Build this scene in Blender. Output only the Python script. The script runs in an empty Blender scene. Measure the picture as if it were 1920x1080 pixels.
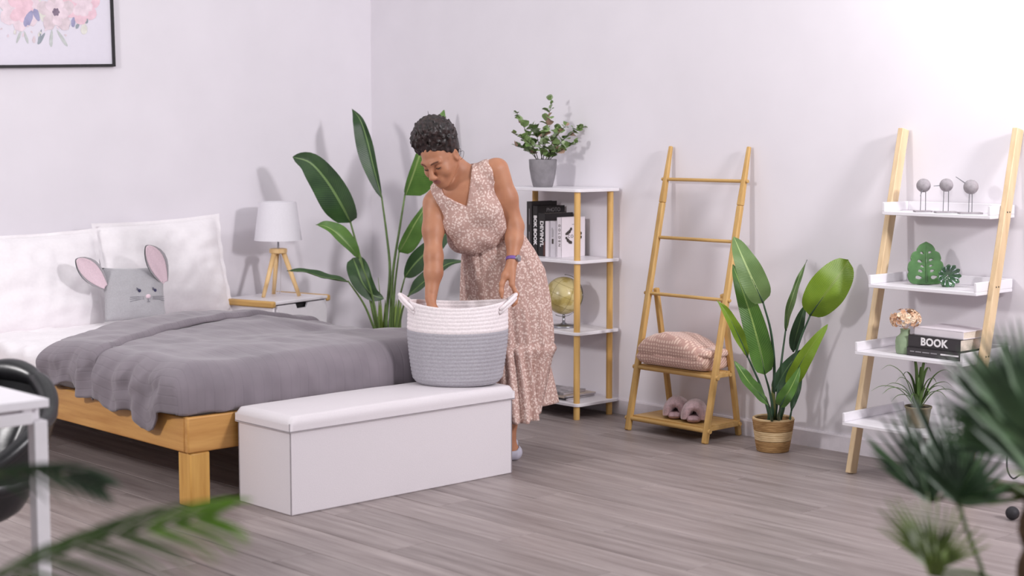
import bpy, bmesh, math, random
import numpy as np
from mathutils import Vector, Matrix, Euler, Quaternion
random.seed(7)
PI = math.pi
scene = bpy.context.scene
COL = scene.collection

# ------------------------------------------------------------------ camera
cam_data = bpy.data.cameras.new('camera')
cam_data.sensor_width = 36.0
cam_data.lens = 56.764
cam_data.clip_start = 0.05
cam_data.dof.use_dof = True
cam_data.dof.focus_distance = 7.3
cam_data.dof.aperture_fstop = 2.3
cam = bpy.data.objects.new('camera', cam_data)
COL.objects.link(cam)
YAW, PITCH = 0.8173, 0.0950
cam.location = (-6.1475, -7.8043, 1.46)
cam.rotation_euler = (PI/2 - PITCH, 0, YAW - PI/2)
scene.camera = cam

# ------------------------------------------------------------------ light
world = bpy.data.worlds.new('world')
scene.world = world
world.use_nodes = True
_bg = world.node_tree.nodes['Background']
_bg.inputs[0].default_value = (0.93, 0.95, 0.98, 1)
_bg.inputs[1].default_value = 0.41

def area_light(name, loc, target, size, watts, color):
    d = bpy.data.lights.new(name, 'AREA')
    d.shape = 'DISK'; d.size = size; d.energy = watts; d.color = color
    o = bpy.data.objects.new(name, d); COL.objects.link(o)
    o.location = loc
    o.rotation_euler = (Vector(target) - Vector(loc)).to_track_quat('-Z', 'Y').to_euler()
    return o
area_light('studio_lamp', (-6.4, -2.4, 2.65), (0, -2.2, 0.9), 0.55, 97, (1.0, 0.965, 0.97))
area_light('studio_lamp', (-1.3, -8.8, 3.05), (-1.3, 0, 1.1), 0.6, 206, (1.0, 0.965, 1.0))
area_light('wall_lamp', (-0.75, -4.75, 2.75), (0, -4.3, 2.0), 0.5, 21, (1.0, 0.98, 1.0))
area_light('overhead_fill', (-2.6, -2.6, 3.4), (-2.6, -2.6, 0), 4.4, 35, (1.0, 0.965, 0.98))  # added overhead fill, stands in for light bounced off a ceiling

scene.view_settings.view_transform = 'Standard'
scene.view_settings.look = 'None'
scene.view_settings.gamma = 1.0
scene.view_settings.use_curve_mapping = False
scene.view_settings.exposure = 0.0

# ------------------------------------------------------------------ helpers
def lin(c):
    r = []
    for v in c:
        v = v/255.0
        r.append(v/12.92 if v <= 0.04045 else ((v+0.055)/1.055)**2.4)
    return tuple(r) + (1.0,)

class NT:
    """small helper around a material's node tree"""
    def __init__(self, name, rough=0.5, spec=0.5, color=(200,200,200)):
        self.m = bpy.data.materials.new(name)
        self.m.use_nodes = True
        self.t = self.m.node_tree
        self.b = self.t.nodes['Principled BSDF']
        self.b.inputs['Roughness'].default_value = rough
        self.b.inputs['Specular IOR Level'].default_value = spec
        self.b.inputs['Base Color'].default_value = lin(color)
    def n(self, kind, **kw):
        x = self.t.nodes.new(kind)
        for k, v in kw.items():
            setattr(x, k, v)
        return x
    def l(self, a, b): self.t.links.new(a, b)
    def coords(self, which='Object', scale=(1,1,1), rot=(0,0,0)):
        tc = self.n('ShaderNodeTexCoord'); mp = self.n('ShaderNodeMapping')
        mp.inputs['Scale'].default_value = scale
        mp.inputs['Rotation'].default_value = rot
        self.l(tc.outputs[which], mp.inputs['Vector'])
        return mp.outputs['Vector']
    def noise(self, vec, scale, detail=3, rough=0.5):
        x = self.n('ShaderNodeTexNoise')
        x.inputs['Scale'].default_value = scale
        x.inputs['Detail'].default_value = detail
        x.inputs['Roughness'].default_value = rough
        self.l(vec, x.inputs['Vector'])
        return x.outputs['Fac']
    def ramp(self, fac, stops):
        x = self.n('ShaderNodeValToRGB')
        while len(x.color_ramp.elements) < len(stops):
            x.color_ramp.elements.new(0.5)
        for e, (p, c) in zip(x.color_ramp.elements, stops):
            e.position = p; e.color = lin(c)
        self.l(fac, x.inputs['Fac'])
        return x.outputs['Color']
    def mix(self, fac, a, b, blend='MIX'):
        x = self.n('ShaderNodeMix', data_type='RGBA', blend_type=blend)
        for s, v in ((0, fac), (6, a), (7, b)):
            if hasattr(v, 'is_output'): self.l(v, x.inputs[s])
            else: x.inputs[s].default_value = v if s == 0 else lin(v)
        return x.outputs[2]
    def math(self, op, a, b=0.0):
        x = self.n('ShaderNodeMath', operation=op)
        for i, v in enumerate((a, b)):
            if hasattr(v, 'is_output'): self.l(v, x.inputs[i])
            else: x.inputs[i].default_value = v
        return x.outputs[0]
    def bump(self, h, strength=0.3, dist=0.005):
        x = self.n('ShaderNodeBump')
        x.inputs['Strength'].default_value = strength
        x.inputs['Distance'].default_value = dist
        self.l(h, x.inputs['Height'])
        self.l(x.outputs['Normal'], self.b.inputs['Normal'])
    def col(self, c): self.l(c, self.b.inputs['Base Color'])

def plain(name, color, rough=0.5, spec=0.4, metal=0.0, var=0.06, scale=30, bump=0.0, sheen=0.0):
    k = NT(name, rough, spec, color)
    v = k.coords()
    f = k.noise(v, scale)
    lo = tuple(max(0, c*(1-var)) for c in color); hi = tuple(min(255, c*(1+var*0.6)) for c in color)
    k.col(k.ramp(f, [(0.3, lo), (0.7, hi)]))
    k.b.inputs['Metallic'].default_value = metal
    if sheen: k.b.inputs['Sheen Weight'].default_value = sheen
    if bump: k.bump(f, bump, 0.003)
    return k.m

def wood(name, dark, light, axis=0, rough=0.45, scale=14):
    k = NT(name, rough, 0.35)
    s = [9, 9, 9]; s[axis] = 0.7
    v = k.coords(scale=tuple(s))
    oi = k.n('ShaderNodeObjectInfo')
    add = k.n('ShaderNodeVectorMath', operation='ADD')
    k.l(v, add.inputs[0]); k.l(oi.outputs['Random'], add.inputs[1])
    f = k.noise(add.outputs[0], scale/4, 5, 0.6)
    k.col(k.ramp(f, [(0.28, dark), (0.72, light)]))
    k.bump(f, 0.08, 0.002)
    return k.m

def leafmat(name, dark, light, rib, rough=0.4, veins=46, spec=0.45):
    k = NT(name, rough, spec)
    uv = k.coords('UV')
    sep = k.n('ShaderNodeSeparateXYZ'); k.l(uv, sep.inputs[0])
    a = k.math('ABSOLUTE', k.math('SUBTRACT', sep.outputs[0], 0.5))
    ph = k.math('ADD', k.math('MULTIPLY', sep.outputs[1], veins), k.math('MULTIPLY', a, -9.0))
    w = k.math('ADD', k.math('MULTIPLY', k.math('SINE', k.math('MULTIPLY', ph, 6.283)), 0.5), 0.5)
    n = k.noise(k.coords('Object'), 9, 3)
    base = k.ramp(k.math('ADD', k.math('MULTIPLY', n, 0.8), k.math('MULTIPLY', w, 0.2)), [(0.3, dark), (0.72, light)])
    mid = k.math('LESS_THAN', a, 0.035)
    k.col(k.mix(mid, base, rib))
    k.bump(w, 0.18, 0.002)
    k.b.inputs['Transmission Weight'].default_value = 0.0
    return k.m

class MB:
    """collects quads / polygons with uv, makes one mesh"""
    def __init__(self): self.v = []; self.f = []; self.uv = {}; self.mi = []
    def add(self, vs, fs, mi=0):
        o = len(self.v); self.v += [tuple(p) for p in vs]
        for f in fs:
            self.f.append([i+o for i in f]); self.mi.append(mi)
        return o
    def box(self, c, s, rot=None, mi=0):
        x, y, z = s[0]/2, s[1]/2, s[2]/2
        vs = [Vector((a*x, b*y, d*z)) for a in (-1,1) for b in (-1,1) for d in (-1,1)]
        if rot is not None:
            M = rot if isinstance(rot, Matrix) else Euler(rot).to_matrix()
            vs = [M @ p for p in vs]
        vs = [p + Vector(c) for p in vs]
        self.add(vs, [(0,1,3,2),(4,6,7,5),(0,4,5,1),(2,3,7,6),(0,2,6,4),(1,5,7,3)], mi)
        return self
    def bar(self, p0, p1, w, h, up=(0,0,1), mi=0, taper=1.0):
        p0, p1 = Vector(p0), Vector(p1); t = (p1-p0).normalized()
        s = t.cross(Vector(up)).normalized(); u = s.cross(t).normalized()
        vs = []
        for p, k in ((p0, 1.0), (p1, taper)):
            for a, b in ((-1,-1),(1,-1),(1,1),(-1,1)):
                vs.append(p + s*(a*w/2*k) + u*(b*h/2*k))
        self.add(vs, [(3,2,1,0),(4,5,6,7),(0,1,5,4),(1,2,6,5),(2,3,7,6),(3,0,4,7)], mi)
        return self
    def tube(self, pts, radii, n=10, cap=True, mi=0):
        pts = [Vector(p) for p in pts]
        if not hasattr(radii, '__len__'): radii = [radii]*len(pts)
        rings = []; prev = None
        for i, p in enumerate(pts):
            t = (pts[min(i+1, len(pts)-1)] - pts[max(i-1, 0)]).normalized()
            if prev is None:
                a = Vector((0,0,1)) if abs(t.z) < 0.9 else Vector((1,0,0))
                s = t.cross(a).normalized()
            else:
                s = (prev - t*prev.dot(t)).normalized()
            prev = s; u = t.cross(s)
            rings.append([p + (s*math.cos(2*PI*k/n) + u*math.sin(2*PI*k/n))*radii[i] for k in range(n)])
        o = len(self.v)
        for r in rings: self.v += [tuple(q) for q in r]
        for i in range(len(pts)-1):
            for k in range(n):
                self.f.append([o+i*n+k, o+i*n+(k+1)%n, o+(i+1)*n+(k+1)%n, o+(i+1)*n+k]); self.mi.append(mi)
        if cap:
            self.f.append([o+k for k in range(n)][::-1]); self.mi.append(mi)
            self.f.append([o+(len(pts)-1)*n+k for k in range(n)]); self.mi.append(mi)
        return self
    def lathe(self, prof, n=32, c=(0,0,0), mi=0, sx=1.0, sy=1.0, cap0=True, cap1=True):
        o = len(self.v)
        for r, z in prof:
            for k in range(n):
                a = 2*PI*k/n
                self.v.append((c[0]+r*sx*math.cos(a), c[1]+r*sy*math.sin(a), c[2]+z))
        m = len(prof)
        for i in range(m-1):
            for k in range(n):
                self.f.append([o+i*n+k, o+i*n+(k+1)%n, o+(i+1)*n+(k+1)%n, o+(i+1)*n+k]); self.mi.append(mi)
        if cap0: self.f.append([o+k for k in range(n)][::-1]); self.mi.append(mi)
        if cap1: self.f.append([o+(m-1)*n+k for k in range(n)]); self.mi.append(mi)
        return self
    def grid(self, fn, nu, nv, mi=0, closeu=False):
        """fn(u,v) in 0..1 -> point"""
        o = len(self.v); nuu = nu if closeu else nu+1
        for j in range(nv+1):
            for i in range(nuu):
                self.v.append(tuple(fn(i/nu, j/nv)))
        for j in range(nv):
            for i in range(nu):
                a, b = i, (i+1) % nuu
                f = [o+j*nuu+a, o+j*nuu+b, o+(j+1)*nuu+b, o+(j+1)*nuu+a]
                self.uv[len(self.f)] = [(i/nu, j/nv), ((i+1)/nu, j/nv), ((i+1)/nu, (j+1)/nv), (i/nu, (j+1)/nv)]
                self.f.append(f); self.mi.append(mi)
        return self
    def sphere(self, c, r, nu=16, nv=10, mi=0):
        if not hasattr(r, '__len__'): r = (r, r, r)
        o = len(self.v)
        for j in range(1, nv):
            th = PI*j/nv
            for i in range(nu):
                ph = 2*PI*i/nu
                self.v.append((c[0]+r[0]*math.sin(th)*math.cos(ph), c[1]+r[1]*math.sin(th)*math.sin(ph), c[2]+r[2]*math.cos(th)))
        t = len(self.v); self.v.append((c[0], c[1], c[2]+r[2])); self.v.append((c[0], c[1], c[2]-r[2]))
        for j in range(nv-2):
            for i in range(nu):
                self.f.append([o+j*nu+i, o+(j+1)*nu+i, o+(j+1)*nu+(i+1)%nu, o+j*nu+(i+1)%nu]); self.mi.append(mi)
        for i in range(nu):
            self.f.append([t, o+i, o+(i+1)%nu]); self.mi.append(mi)
            self.f.append([t+1, o+(nv-2)*nu+(i+1)%nu, o+(nv-2)*nu+i]); self.mi.append(mi)
        return self
    def prism(self, poly, fn0, fn1, mi=0):
        """poly list of 2D; fn0/fn1 map (x,y)->3D for the two caps"""
        n = len(poly)
        vs = [fn0(*p) for p in poly] + [fn1(*p) for p in poly]
        fs = [list(range(n))[::-1], list(range(n, 2*n))] + [[i, (i+1)%n, n+(i+1)%n, n+i] for i in range(n)]
        self.add(vs, fs, mi); return self
    def mesh(self, name):
        me = bpy.data.meshes.new(name)
        me.from_pydata(self.v, [], self.f)
        if self.uv:
            ul = me.uv_layers.new(name='UVMap')
            for p in me.polygons:
                u = self.uv.get(p.index)
                if u:
                    for li, c in zip(p.loop_indices, u): ul.data[li].uv = c
        me.polygons.foreach_set('material_index', self.mi)
        return me

def obj(name, mb, mats, parent=None, smooth=False, bevel=0.0, seg=2, recalc=True, off=None, solid=0.0, subsurf=0):
    me = mb.mesh(name) if isinstance(mb, MB) else mb
    if not isinstance(mats, (list, tuple)): mats = [mats]
    if len(me.materials) == 0:
        for m in mats: me.materials.append(m)
    if recalc:
        bm = bmesh.new(); bm.from_mesh(me)
        bmesh.ops.recalc_face_normals(bm, faces=bm.faces)
        bm.to_mesh(me); bm.free()
    if off is not None:
        me.transform(Matrix.Translation(-Vector(off)))
    if smooth:
        me.polygons.foreach_set('use_smooth', [True]*len(me.polygons))
    o = bpy.data.objects.new(name, me); COL.objects.link(o)
    if parent is not None: o.parent = parent
    if solid:
        s = o.modifiers.new('thickness', 'SOLIDIFY'); s.thickness = solid; s.offset = 0
    if bevel:
        b = o.modifiers.new('edge', 'BEVEL'); b.width = bevel; b.segments = seg; b.limit_method = 'ANGLE'; b.angle_limit = 0.6
        b.harden_normals = False
        me.polygons.foreach_set('use_smooth', [True]*len(me.polygons))
        me.set_sharp_from_angle(angle=0.7)
    if subsurf:
        s = o.modifiers.new('round', 'SUBSURF'); s.levels = subsurf; s.render_levels = subsurf
    return o

def tag(o, label, cat, group=None, kind=None):
    o['label'] = label; o['category'] = cat
    if group: o['group'] = group
    if kind: o['kind'] = kind
    return o
def thing(name, label, cat, loc=(0,0,0), rotz=0.0, group=None):
    o = bpy.data.objects.new(name, None); COL.objects.link(o)
    o.empty_display_size = 0.05
    o.location = loc; o.rotation_euler = (0, 0, rotz)
    return tag(o, label, cat, group)
def struct(name, mb, m, **kw):
    o = obj(name, mb, m, **kw); o['kind'] = 'structure'; return o
def linkcopy(src, parent, loc=None, rot=None, scale=None):
    c = src.copy(); COL.objects.link(c); c.parent = parent
    if loc is not None: c.location = loc
    if rot is not None: c.rotation_euler = rot
    if scale is not None: c.scale = scale
    return c

def catmull(pts, n):
    pts = [Vector(p) for p in pts]
    P = [pts[0]*2-pts[1]] + pts + [pts[-1]*2-pts[-2]]
    out = []
    m = len(pts)-1
    for i in range(n+1):
        x = i/n*m; k = min(int(x), m-1); t = x-k
        a, b, c, d = P[k], P[k+1], P[k+2], P[k+3]
        out.append(0.5*((2*b) + (c-a)*t + (2*a-5*b+4*c-d)*t*t + (3*b-a-3*c+d)*t*t*t))
    return out

def leaf_mesh(path, wl, wr, face, shape='paddle', fold=0.25, nv=18, nu=8, wave=0.0, thick=0.0):
    """blade along path (base to tip); wl / wr half widths left and right; face = direction the upper side looks to"""
    P = catmull(path, nv); face = Vector(face).normalized()
    mb = MB(); ph = random.random()*6
    def prof(t):
        if shape == 'paddle': return max(0.02, (math.sin(PI*min(1, t)**0.62))**0.62) if 0 < t < 1 else 0.03
        if shape == 'blade': return max(0.02, (1-t)**0.7*min(1, 0.45+t*3.0))
        if shape == 'round': return max(0.03, math.sqrt(max(0, 1-(2*t-1)**2)))
        if shape == 'lance': return max(0.02, math.sin(PI*t**0.8)**0.9)
    def fn(u, v):
        j = int(round(v*nv)); p = P[j]
        t = (P[min(j+1, nv)]-P[max(j-1, 0)]).normalized()
        s = t.cross(face).normalized(); nrm = s.cross(t).normalized()
        a = (u-0.5)*2
        w = prof(v)*(wl if a < 0 else wr)
        q = p + s*(a*w) + nrm*(abs(a)*fold*w)
        if wave: q = q + nrm*(wave*math.sin(v*17+ph+a*1.3)*abs(a))
        return q
    mb.grid(fn, nu, nv)
    return mb

def text_mesh(body, size, bold=0.0, extrude=0.0004, ax='CENTER', spacing=1.0):
    cu = bpy.data.curves.new('lettering', 'FONT')
    cu.body = body; cu.size = size; cu.offset = bold; cu.extrude = extrude
    cu.align_x = ax; cu.align_y = 'CENTER'; cu.space_character = spacing; cu.resolution_u = 3
    o = bpy.data.objects.new('lettering', cu); COL.objects.link(o)
    dg = bpy.context.evaluated_depsgraph_get()
    me = bpy.data.meshes.new_from_object(o.evaluated_get(dg))
    bpy.data.objects.remove(o); bpy.data.curves.remove(cu)
    return me
def lettering(body, size, m, parent, origin, right, up, bold=0.0, name='lettering', spacing=1.0):
    me = text_mesh(body, size, bold, spacing=spacing)
    r = Vector(right).normalized(); u = Vector(up).normalized(); n = r.cross(u)
    M = Matrix((( r.x, u.x, n.x, origin[0]), (r.y, u.y, n.y, origin[1]), (r.z, u.z, n.z, origin[2]), (0,0,0,1)))
    me.transform(M); me.materials.clear()
    return obj(name, me, m, parent, recalc=False)

# ------------------------------------------------------------------ implicit surfaces (for the figure)
class Field:
    def __init__(self, lo, hi, h):
        self.h = h; self.lo = np.array(lo, dtype=np.float32)
        self.n = np.ceil((np.array(hi)-np.array(lo))/h).astype(int)+1
        self.F = np.full(self.n, 0.2, dtype=np.float32)
    def block(self, lo, hi):
        a = np.clip(np.floor((np.array(lo)-self.lo)/self.h).astype(int), 0, self.n-1)
        b = np.clip(np.ceil((np.array(hi)-self.lo)/self.h).astype(int)+1, 0, self.n)
        sl = tuple(slice(x, max(x, y)) for x, y in zip(a, b))
        ax = [self.lo[i] + self.h*np.arange(a[i], max(a[i], b[i]), dtype=np.float32) for i in range(3)]
        X, Y, Z = np.meshgrid(*ax, indexing='ij')
        return sl, np.stack([X, Y, Z], -1)
    def union(self, d, sl, k):
        a = self.F[sl]
        if k > 0:
            hh = np.maximum(k-np.abs(a-d), 0)/k
            self.F[sl] = np.minimum(a, d) - hh*hh*k*0.25
        else: self.F[sl] = np.minimum(a, d)
    def cone(self, p0, p1, r0, r1, k=0.02, pad=0.06):
        p0 = np.array(p0, dtype=np.float32); p1 = np.array(p1, dtype=np.float32); R = max(r0, r1)+pad
        sl, X = self.block(np.minimum(p0, p1)-R, np.maximum(p0, p1)+R)
        ba = p1-p0; t = np.clip(((X-p0)@ba)/max(1e-9, float(ba@ba)), 0, 1)
        d = np.linalg.norm(X-p0-t[..., None]*ba, axis=-1) - (r0+(r1-r0)*t)
        self.union(d, sl, k)
    def chain(self, pts, rs, k=0.02):
        for i in range(len(pts)-1): self.cone(pts[i], pts[i+1], rs[i], rs[i+1], k)
    def ell(self, c, r, axes=None, k=0.03, pad=0.06, cut=False):
        c = np.array(c, dtype=np.float32); r = np.array(r, dtype=np.float32); R = r.max()+pad
        sl, X = self.block(c-R, c+R)
        Q = X-c
        if axes is not None: Q = Q @ np.array(axes, dtype=np.float32).T
        k0 = np.linalg.norm(Q/r, axis=-1); k1 = np.linalg.norm(Q/(r*r), axis=-1)
        d = k0*(k0-1)/np.maximum(k1, 1e-6)
        if cut:
            a = self.F[sl]; d = -d
            hh = np.maximum(k-np.abs(a-d), 0)/k
            self.F[sl] = np.maximum(a, d) + hh*hh*k*0.25
        else: self.union(d, sl, k)
    def grid(self):
        ax = [self.lo[i] + self.h*np.arange(self.n[i], dtype=np.float32) for i in range(3)]
        return np.meshgrid(*ax, indexing='ij', sparse=True)
    def mesh(self, name):
        F = self.F; S = F < 0; n = self.n
        c = np.zeros(n-1, dtype=np.int8)
        for i in (0,1):
            for j in (0,1):
                for k in (0,1):
                    c += S[i:n[0]-1+i, j:n[1]-1+j, k:n[2]-1+k]
        I = np.argwhere((c > 0) & (c < 8))
        idx = np.full(n-1, -1, dtype=np.int32); idx[tuple(I.T)] = np.arange(len(I))
        acc = np.zeros((len(I), 3)); cnt = np.zeros(len(I))
        corners = [(i,j,k) for i in (0,1) for j in (0,1) for k in (0,1)]
        for a in corners:
            for ax in range(3):
                if a[ax] == 0:
                    b = list(a); b[ax] = 1
                    va = F[tuple((I+np.array(a)).T)]; vb = F[tuple((I+np.array(b)).T)]
                    m = (va < 0) != (vb < 0)
                    t = np.where(m, va/np.where(m, va-vb, 1), 0)
                    p = np.repeat(np.array(a, dtype=float)[None], len(I), 0); p[:, ax] += t
                    acc[m] += p[m]; cnt[m] += 1
        V = (I + acc/np.maximum(cnt, 1)[:, None])*self.h + self.lo
        faces = []
        for ax in range(3):
            s0 = [slice(None)]*3; s1 = [slice(None)]*3
            s0[ax] = slice(0, -1); s1[ax] = slice(1, None)
            A = S[tuple(s0)]; B = S[tuple(s1)]
            E = np.argwhere(A != B)
            u, w = (ax+1) % 3, (ax+2) % 3
            ok = (E[:, u] > 0) & (E[:, w] > 0) & (E[:, u] < n[u]-1) & (E[:, w] < n[w]-1)
            E = E[ok]; fl = A[tuple(E.T)]
            q = []
            for du, dw in ((-1,-1),(0,-1),(0,0),(-1,0)):
                e = E.copy(); e[:, u] += du; e[:, w] += dw
                q.append(idx[tuple(e.T)])
            Q = np.stack(q, 1); Q[~fl] = Q[~fl][:, ::-1]
            faces.append(Q)
        Fc = np.concatenate(faces); Fc = Fc[(Fc >= 0).all(1)]
        me = bpy.data.meshes.new(name)
        me.vertices.add(len(V)); me.vertices.foreach_set('co', V.astype(np.float32).ravel())
        me.loops.add(len(Fc)*4); me.loops.foreach_set('vertex_index', Fc.astype(np.int32).ravel())
        me.polygons.add(len(Fc)); me.polygons.foreach_set('loop_start', np.arange(0, len(Fc)*4, 4, dtype=np.int32))
        me.polygons.foreach_set('loop_total', np.full(len(Fc), 4, dtype=np.int32))
        me.update(calc_edges=True); me.validate()
        me.polygons.foreach_set('use_smooth', [True]*len(me.polygons))
        return me
from mathutils import noise as MN
def nz(x, y, z=0.0): return MN.noise(Vector((x, y, z)))

# ------------------------------------------------------------------ materials
M = {}
M['wall'] = plain('wall_paint', (232, 227, 233), 0.75, 0.2, var=0.012, scale=3)
M['skirting'] = plain('skirting_paint', (226, 219, 226), 0.45, 0.4, var=0.02)
M['white'] = plain('white_lacquer', (232, 228, 233), 0.35, 0.45, var=0.01)
M['white_metal'] = plain('white_powder_coat', (226, 222, 226), 0.4, 0.4, var=0.01)
M['chest'] = plain('white_leatherette', (221, 214, 218), 0.5, 0.35, var=0.015, scale=220, bump=0.12)
M['seam'] = plain('grey_seam', (150, 142, 146), 0.7, 0.2)
M['linen'] = plain('white_cotton', (242, 237, 240), 0.85, 0.1, var=0.01, scale=60, bump=0.1, sheen=0.2)
M['bamboo'] = wood('bamboo', (188, 146, 84), (214, 176, 114), 2)
M['bamboo_y'] = wood('bamboo_across', (188, 146, 84), (212, 174, 112), 1)
M['ash'] = wood('ash_wood', (206, 176, 136), (230, 205, 168), 2)
M['shelfpost'] = wood('shelf_post_wood', (196, 150, 84), (224, 184, 116), 2)
M['bedwood_x'] = wood('bed_wood_x', (180, 126, 66), (210, 160, 94), 0, 0.4)
M['bedwood_y'] = wood('bed_wood_y', (180, 126, 66), (210, 160, 94), 1, 0.4)
M['bedwood_z'] = wood('bed_wood_z', (188, 136, 68), (216, 168, 92), 2, 0.4)
M['tripod'] = wood('tripod_wood', (220, 180, 124), (238, 206, 156), 2)
M['black'] = plain('black_plastic', (24, 22, 24), 0.4, 0.4)
M['steel'] = plain('brushed_steel', (170, 170, 176), 0.3, 0.5, metal=1.0)
M['darkgrey'] = plain('dark_charcoal', (46, 44, 48), 0.6, 0.3)

def floor_mat():
    k = NT('grey_oak_laminate', 0.42, 0.35)
    oi = k.n('ShaderNodeObjectInfo')
    v = k.coords(scale=(14, 0.9, 1))
    add = k.n('ShaderNodeVectorMath', operation='MULTIPLY_ADD')
    k.l(oi.outputs['Random'], add.inputs[0]); add.inputs[1].default_value = (37, 91, 13); k.l(v, add.inputs[2])
    f = k.noise(add.outputs[0], 1.6, 6, 0.62)
    g = k.noise(add.outputs[0], 7.0, 4, 0.6)
    c = k.ramp(k.math('ADD', k.math('MULTIPLY', f, 0.8), k.math('MULTIPLY', g, 0.2)), [(0.34, (128, 116, 114)), (0.66, (170, 158, 156))])
    tint = k.ramp(oi.outputs['Random'], [(0.0, (236, 236, 236)), (1.0, (255, 255, 255))])
    k.col(k.mix(1.0, c, tint, 'MULTIPLY'))
    k.bump(g, 0.06, 0.002)
    return k.m
M['floor'] = floor_mat()
M['floor_base'] = plain('floor_underlay', (128, 116, 114), 0.6, 0.3)

# ------------------------------------------------------------------ room
struct('wall_left', MB().box((-5.0, 0.06, 1.65), (10.4, 0.12, 3.3)), M['wall'])
struct('wall_right', MB().box((0.06, -4.75, 1.65), (0.12, 9.5, 3.3)), M['wall'])
fl = MB().box((-5.0, -4.8, -0.06), (10.0, 9.6, 0.1))
floor = struct('floor', fl, M['floor_base'])
PW, PL = 0.19, 1.285
plank_me = None
for i in range(25):
    x = -PW/2 - 0.0005 - i*PW
    y0 = -((i*0.437) % 1.0)*PL
    y = y0 + PL
    while y > -5.4:
        a = min(0.0, y); b = max(-5.5, y-PL)
        if a-b > 0.05:
            if abs((a-b)-PL) < 1e-6 and plank_me is not None:
                p = bpy.data.objects.new('plank', plank_me); COL.objects.link(p); p.parent = floor
            else:
                L = a-b
                k = 0.0012
                mb = MB()
                vs = [(-PW/2+k, -L/2+k, -0.0105), (PW/2-k, -L/2+k, -0.0105), (PW/2-k, L/2-k, -0.0105), (-PW/2+k, L/2-k, -0.0105),
                      (-PW/2+k, -L/2+k, -0.0012), (PW/2-k, -L/2+k, -0.0012), (PW/2-k, L/2-k, -0.0012), (-PW/2+k, L/2-k, -0.0012),
                      (-PW/2+3*k, -L/2+3*k, 0), (PW/2-3*k, -L/2+3*k, 0), (PW/2-3*k, L/2-3*k, 0), (-PW/2+3*k, L/2-3*k, 0)]
                fs = [(3,2,1,0)] + [(q, (q+1)%4, 4+(q+1)%4, 4+q) for q in range(4)] + [(4+q, 4+(q+1)%4, 8+(q+1)%4, 8+q) for q in range(4)] + [(8,9,10,11)]
                mb.add(vs, fs)
                p = obj('plank', mb, M['floor'], floor)
                if abs(L-PL) < 1e-6: plank_me = p.data
            p.location = (x, (a+b)/2, 0)
        y -= PL

def baseboard(name, along, lo, hi):
    mb = MB()
    prof = [(0, 0), (0.014, 0), (0.014, 0.072), (0.009, 0.08), (0, 0.08)]
    if along == 'y': mb.prism(prof, lambda a, z: (-a, lo, z), lambda a, z: (-a, hi, z))
    else: mb.prism(prof, lambda a, z: (lo, -a, z), lambda a, z: (hi, -a, z))
    return struct(name, mb, M['skirting'])
baseboard('baseboard_right', 'y', -9.5, -0.014)
baseboard('baseboard_left', 'x', -9.9, 0.0)

# ------------------------------------------------------------------ bed
BX0, BX1, BY0, BY1 = -2.82, -1.22, -2.412, -0.16
bed = thing('bed', 'golden wood double bed frame with square legs under the grey duvet', 'bed', (0,0,0))
def bp(name, c, s, m): return obj(name, MB().box(c, s), m, bed, bevel=0.006)
bp('end_rail', ((BX0+BX1)/2, BY0+0.014, 0.288), (BX1-BX0, 0.028, 0.142), M['bedwood_x'])
bp('side_rail', (BX0+0.014, (BY0+BY1)/2+0.015, 0.288), (0.028, BY1-BY0-0.03, 0.142), M['bedwood_y'])
bp('side_rail', (BX1-0.014, (BY0+BY1)/2+0.015, 0.288), (0.028, BY1-BY0-0.03, 0.142), M['bedwood_y'])
bp('head_rail', ((BX0+BX1)/2, BY1-0.014, 0.288), (BX1-BX0-0.058, 0.028, 0.142), M['bedwood_x'])
for sx, x in ((1, BX0+0.012), (-1, BX1-0.012)):
    for sy, y in ((1, BY0+0.006), (-1, BY1-0.006)):
        bp('leg', (x+sx*0.045, y+sy*0.045, 0.1075), (0.09, 0.09, 0.215), M['bedwood_z'])
for k in range(9):
    bp('slat', ((BX0+BX1)/2, BY0+0.2+k*0.23, 0.34), (BX1-BX0-0.08, 0.09, 0.018), M['bedwood_x'])

# mattress in a white fitted sheet
def mattress():
    mb = MB()
    x0, x1, y0, y1, z0, z1 = BX0+0.035, BX1-0.035, BY0+0.04, BY1-0.035, 0.352, 0.485
    n = 40
    def fn(u, v):
        # v goes round the section: bottom edge, side, top
        X = x0+(x1-x0)*u
        prof = [(y0+0.01, z0), (y0, z0+0.03), (y0, z1-0.045), (y0+0.04, z1)]
        if v < 0.12: q = prof[0]
        else: q = None
        return X, q
    def top(u, v):
        cx, cy = (u-0.5)*2, (v-0.5)*2
        e = max(abs(cx), abs(cy))
        ex = min(1, abs(cx)/0.9)
        X = (x0+x1)/2 + (x1-x0)/2*max(-1, min(1, cx/0.88)); Y = (y0+y1)/2 + (y1-y0)/2*max(-1, min(1, cy/0.88))
        if e > 0.88:
            d = (e-0.88)/0.12
            Z = z1-0.02 - d*(z1-z0-0.03)
        else: Z = z1 - 0.02*max(0, (e-0.8)/0.08)**2
        w = 0.012*nz(X*4, Y*9, 2) + 0.012*nz(X*11+Y*7, Y*13-X*5, 5) + 0.030*(0.25-abs(nz(X*3-Y*5, X*4+Y*7, 9)))
        if e <= 0.88: Z += w
        else: X += w*0.6
        return X, Y, Z
    mb.grid(top, 90, 110)
    mb.box(((x0+x1)/2, (y0+y1)/2, z0+0.02), (x1-x0-0.03, y1-y0-0.03, 0.036))
    return mb
tag(obj('mattress', mattress(), M['linen'], smooth=True), 'bed mattress under a rumpled white fitted sheet', 'mattress')

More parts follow.
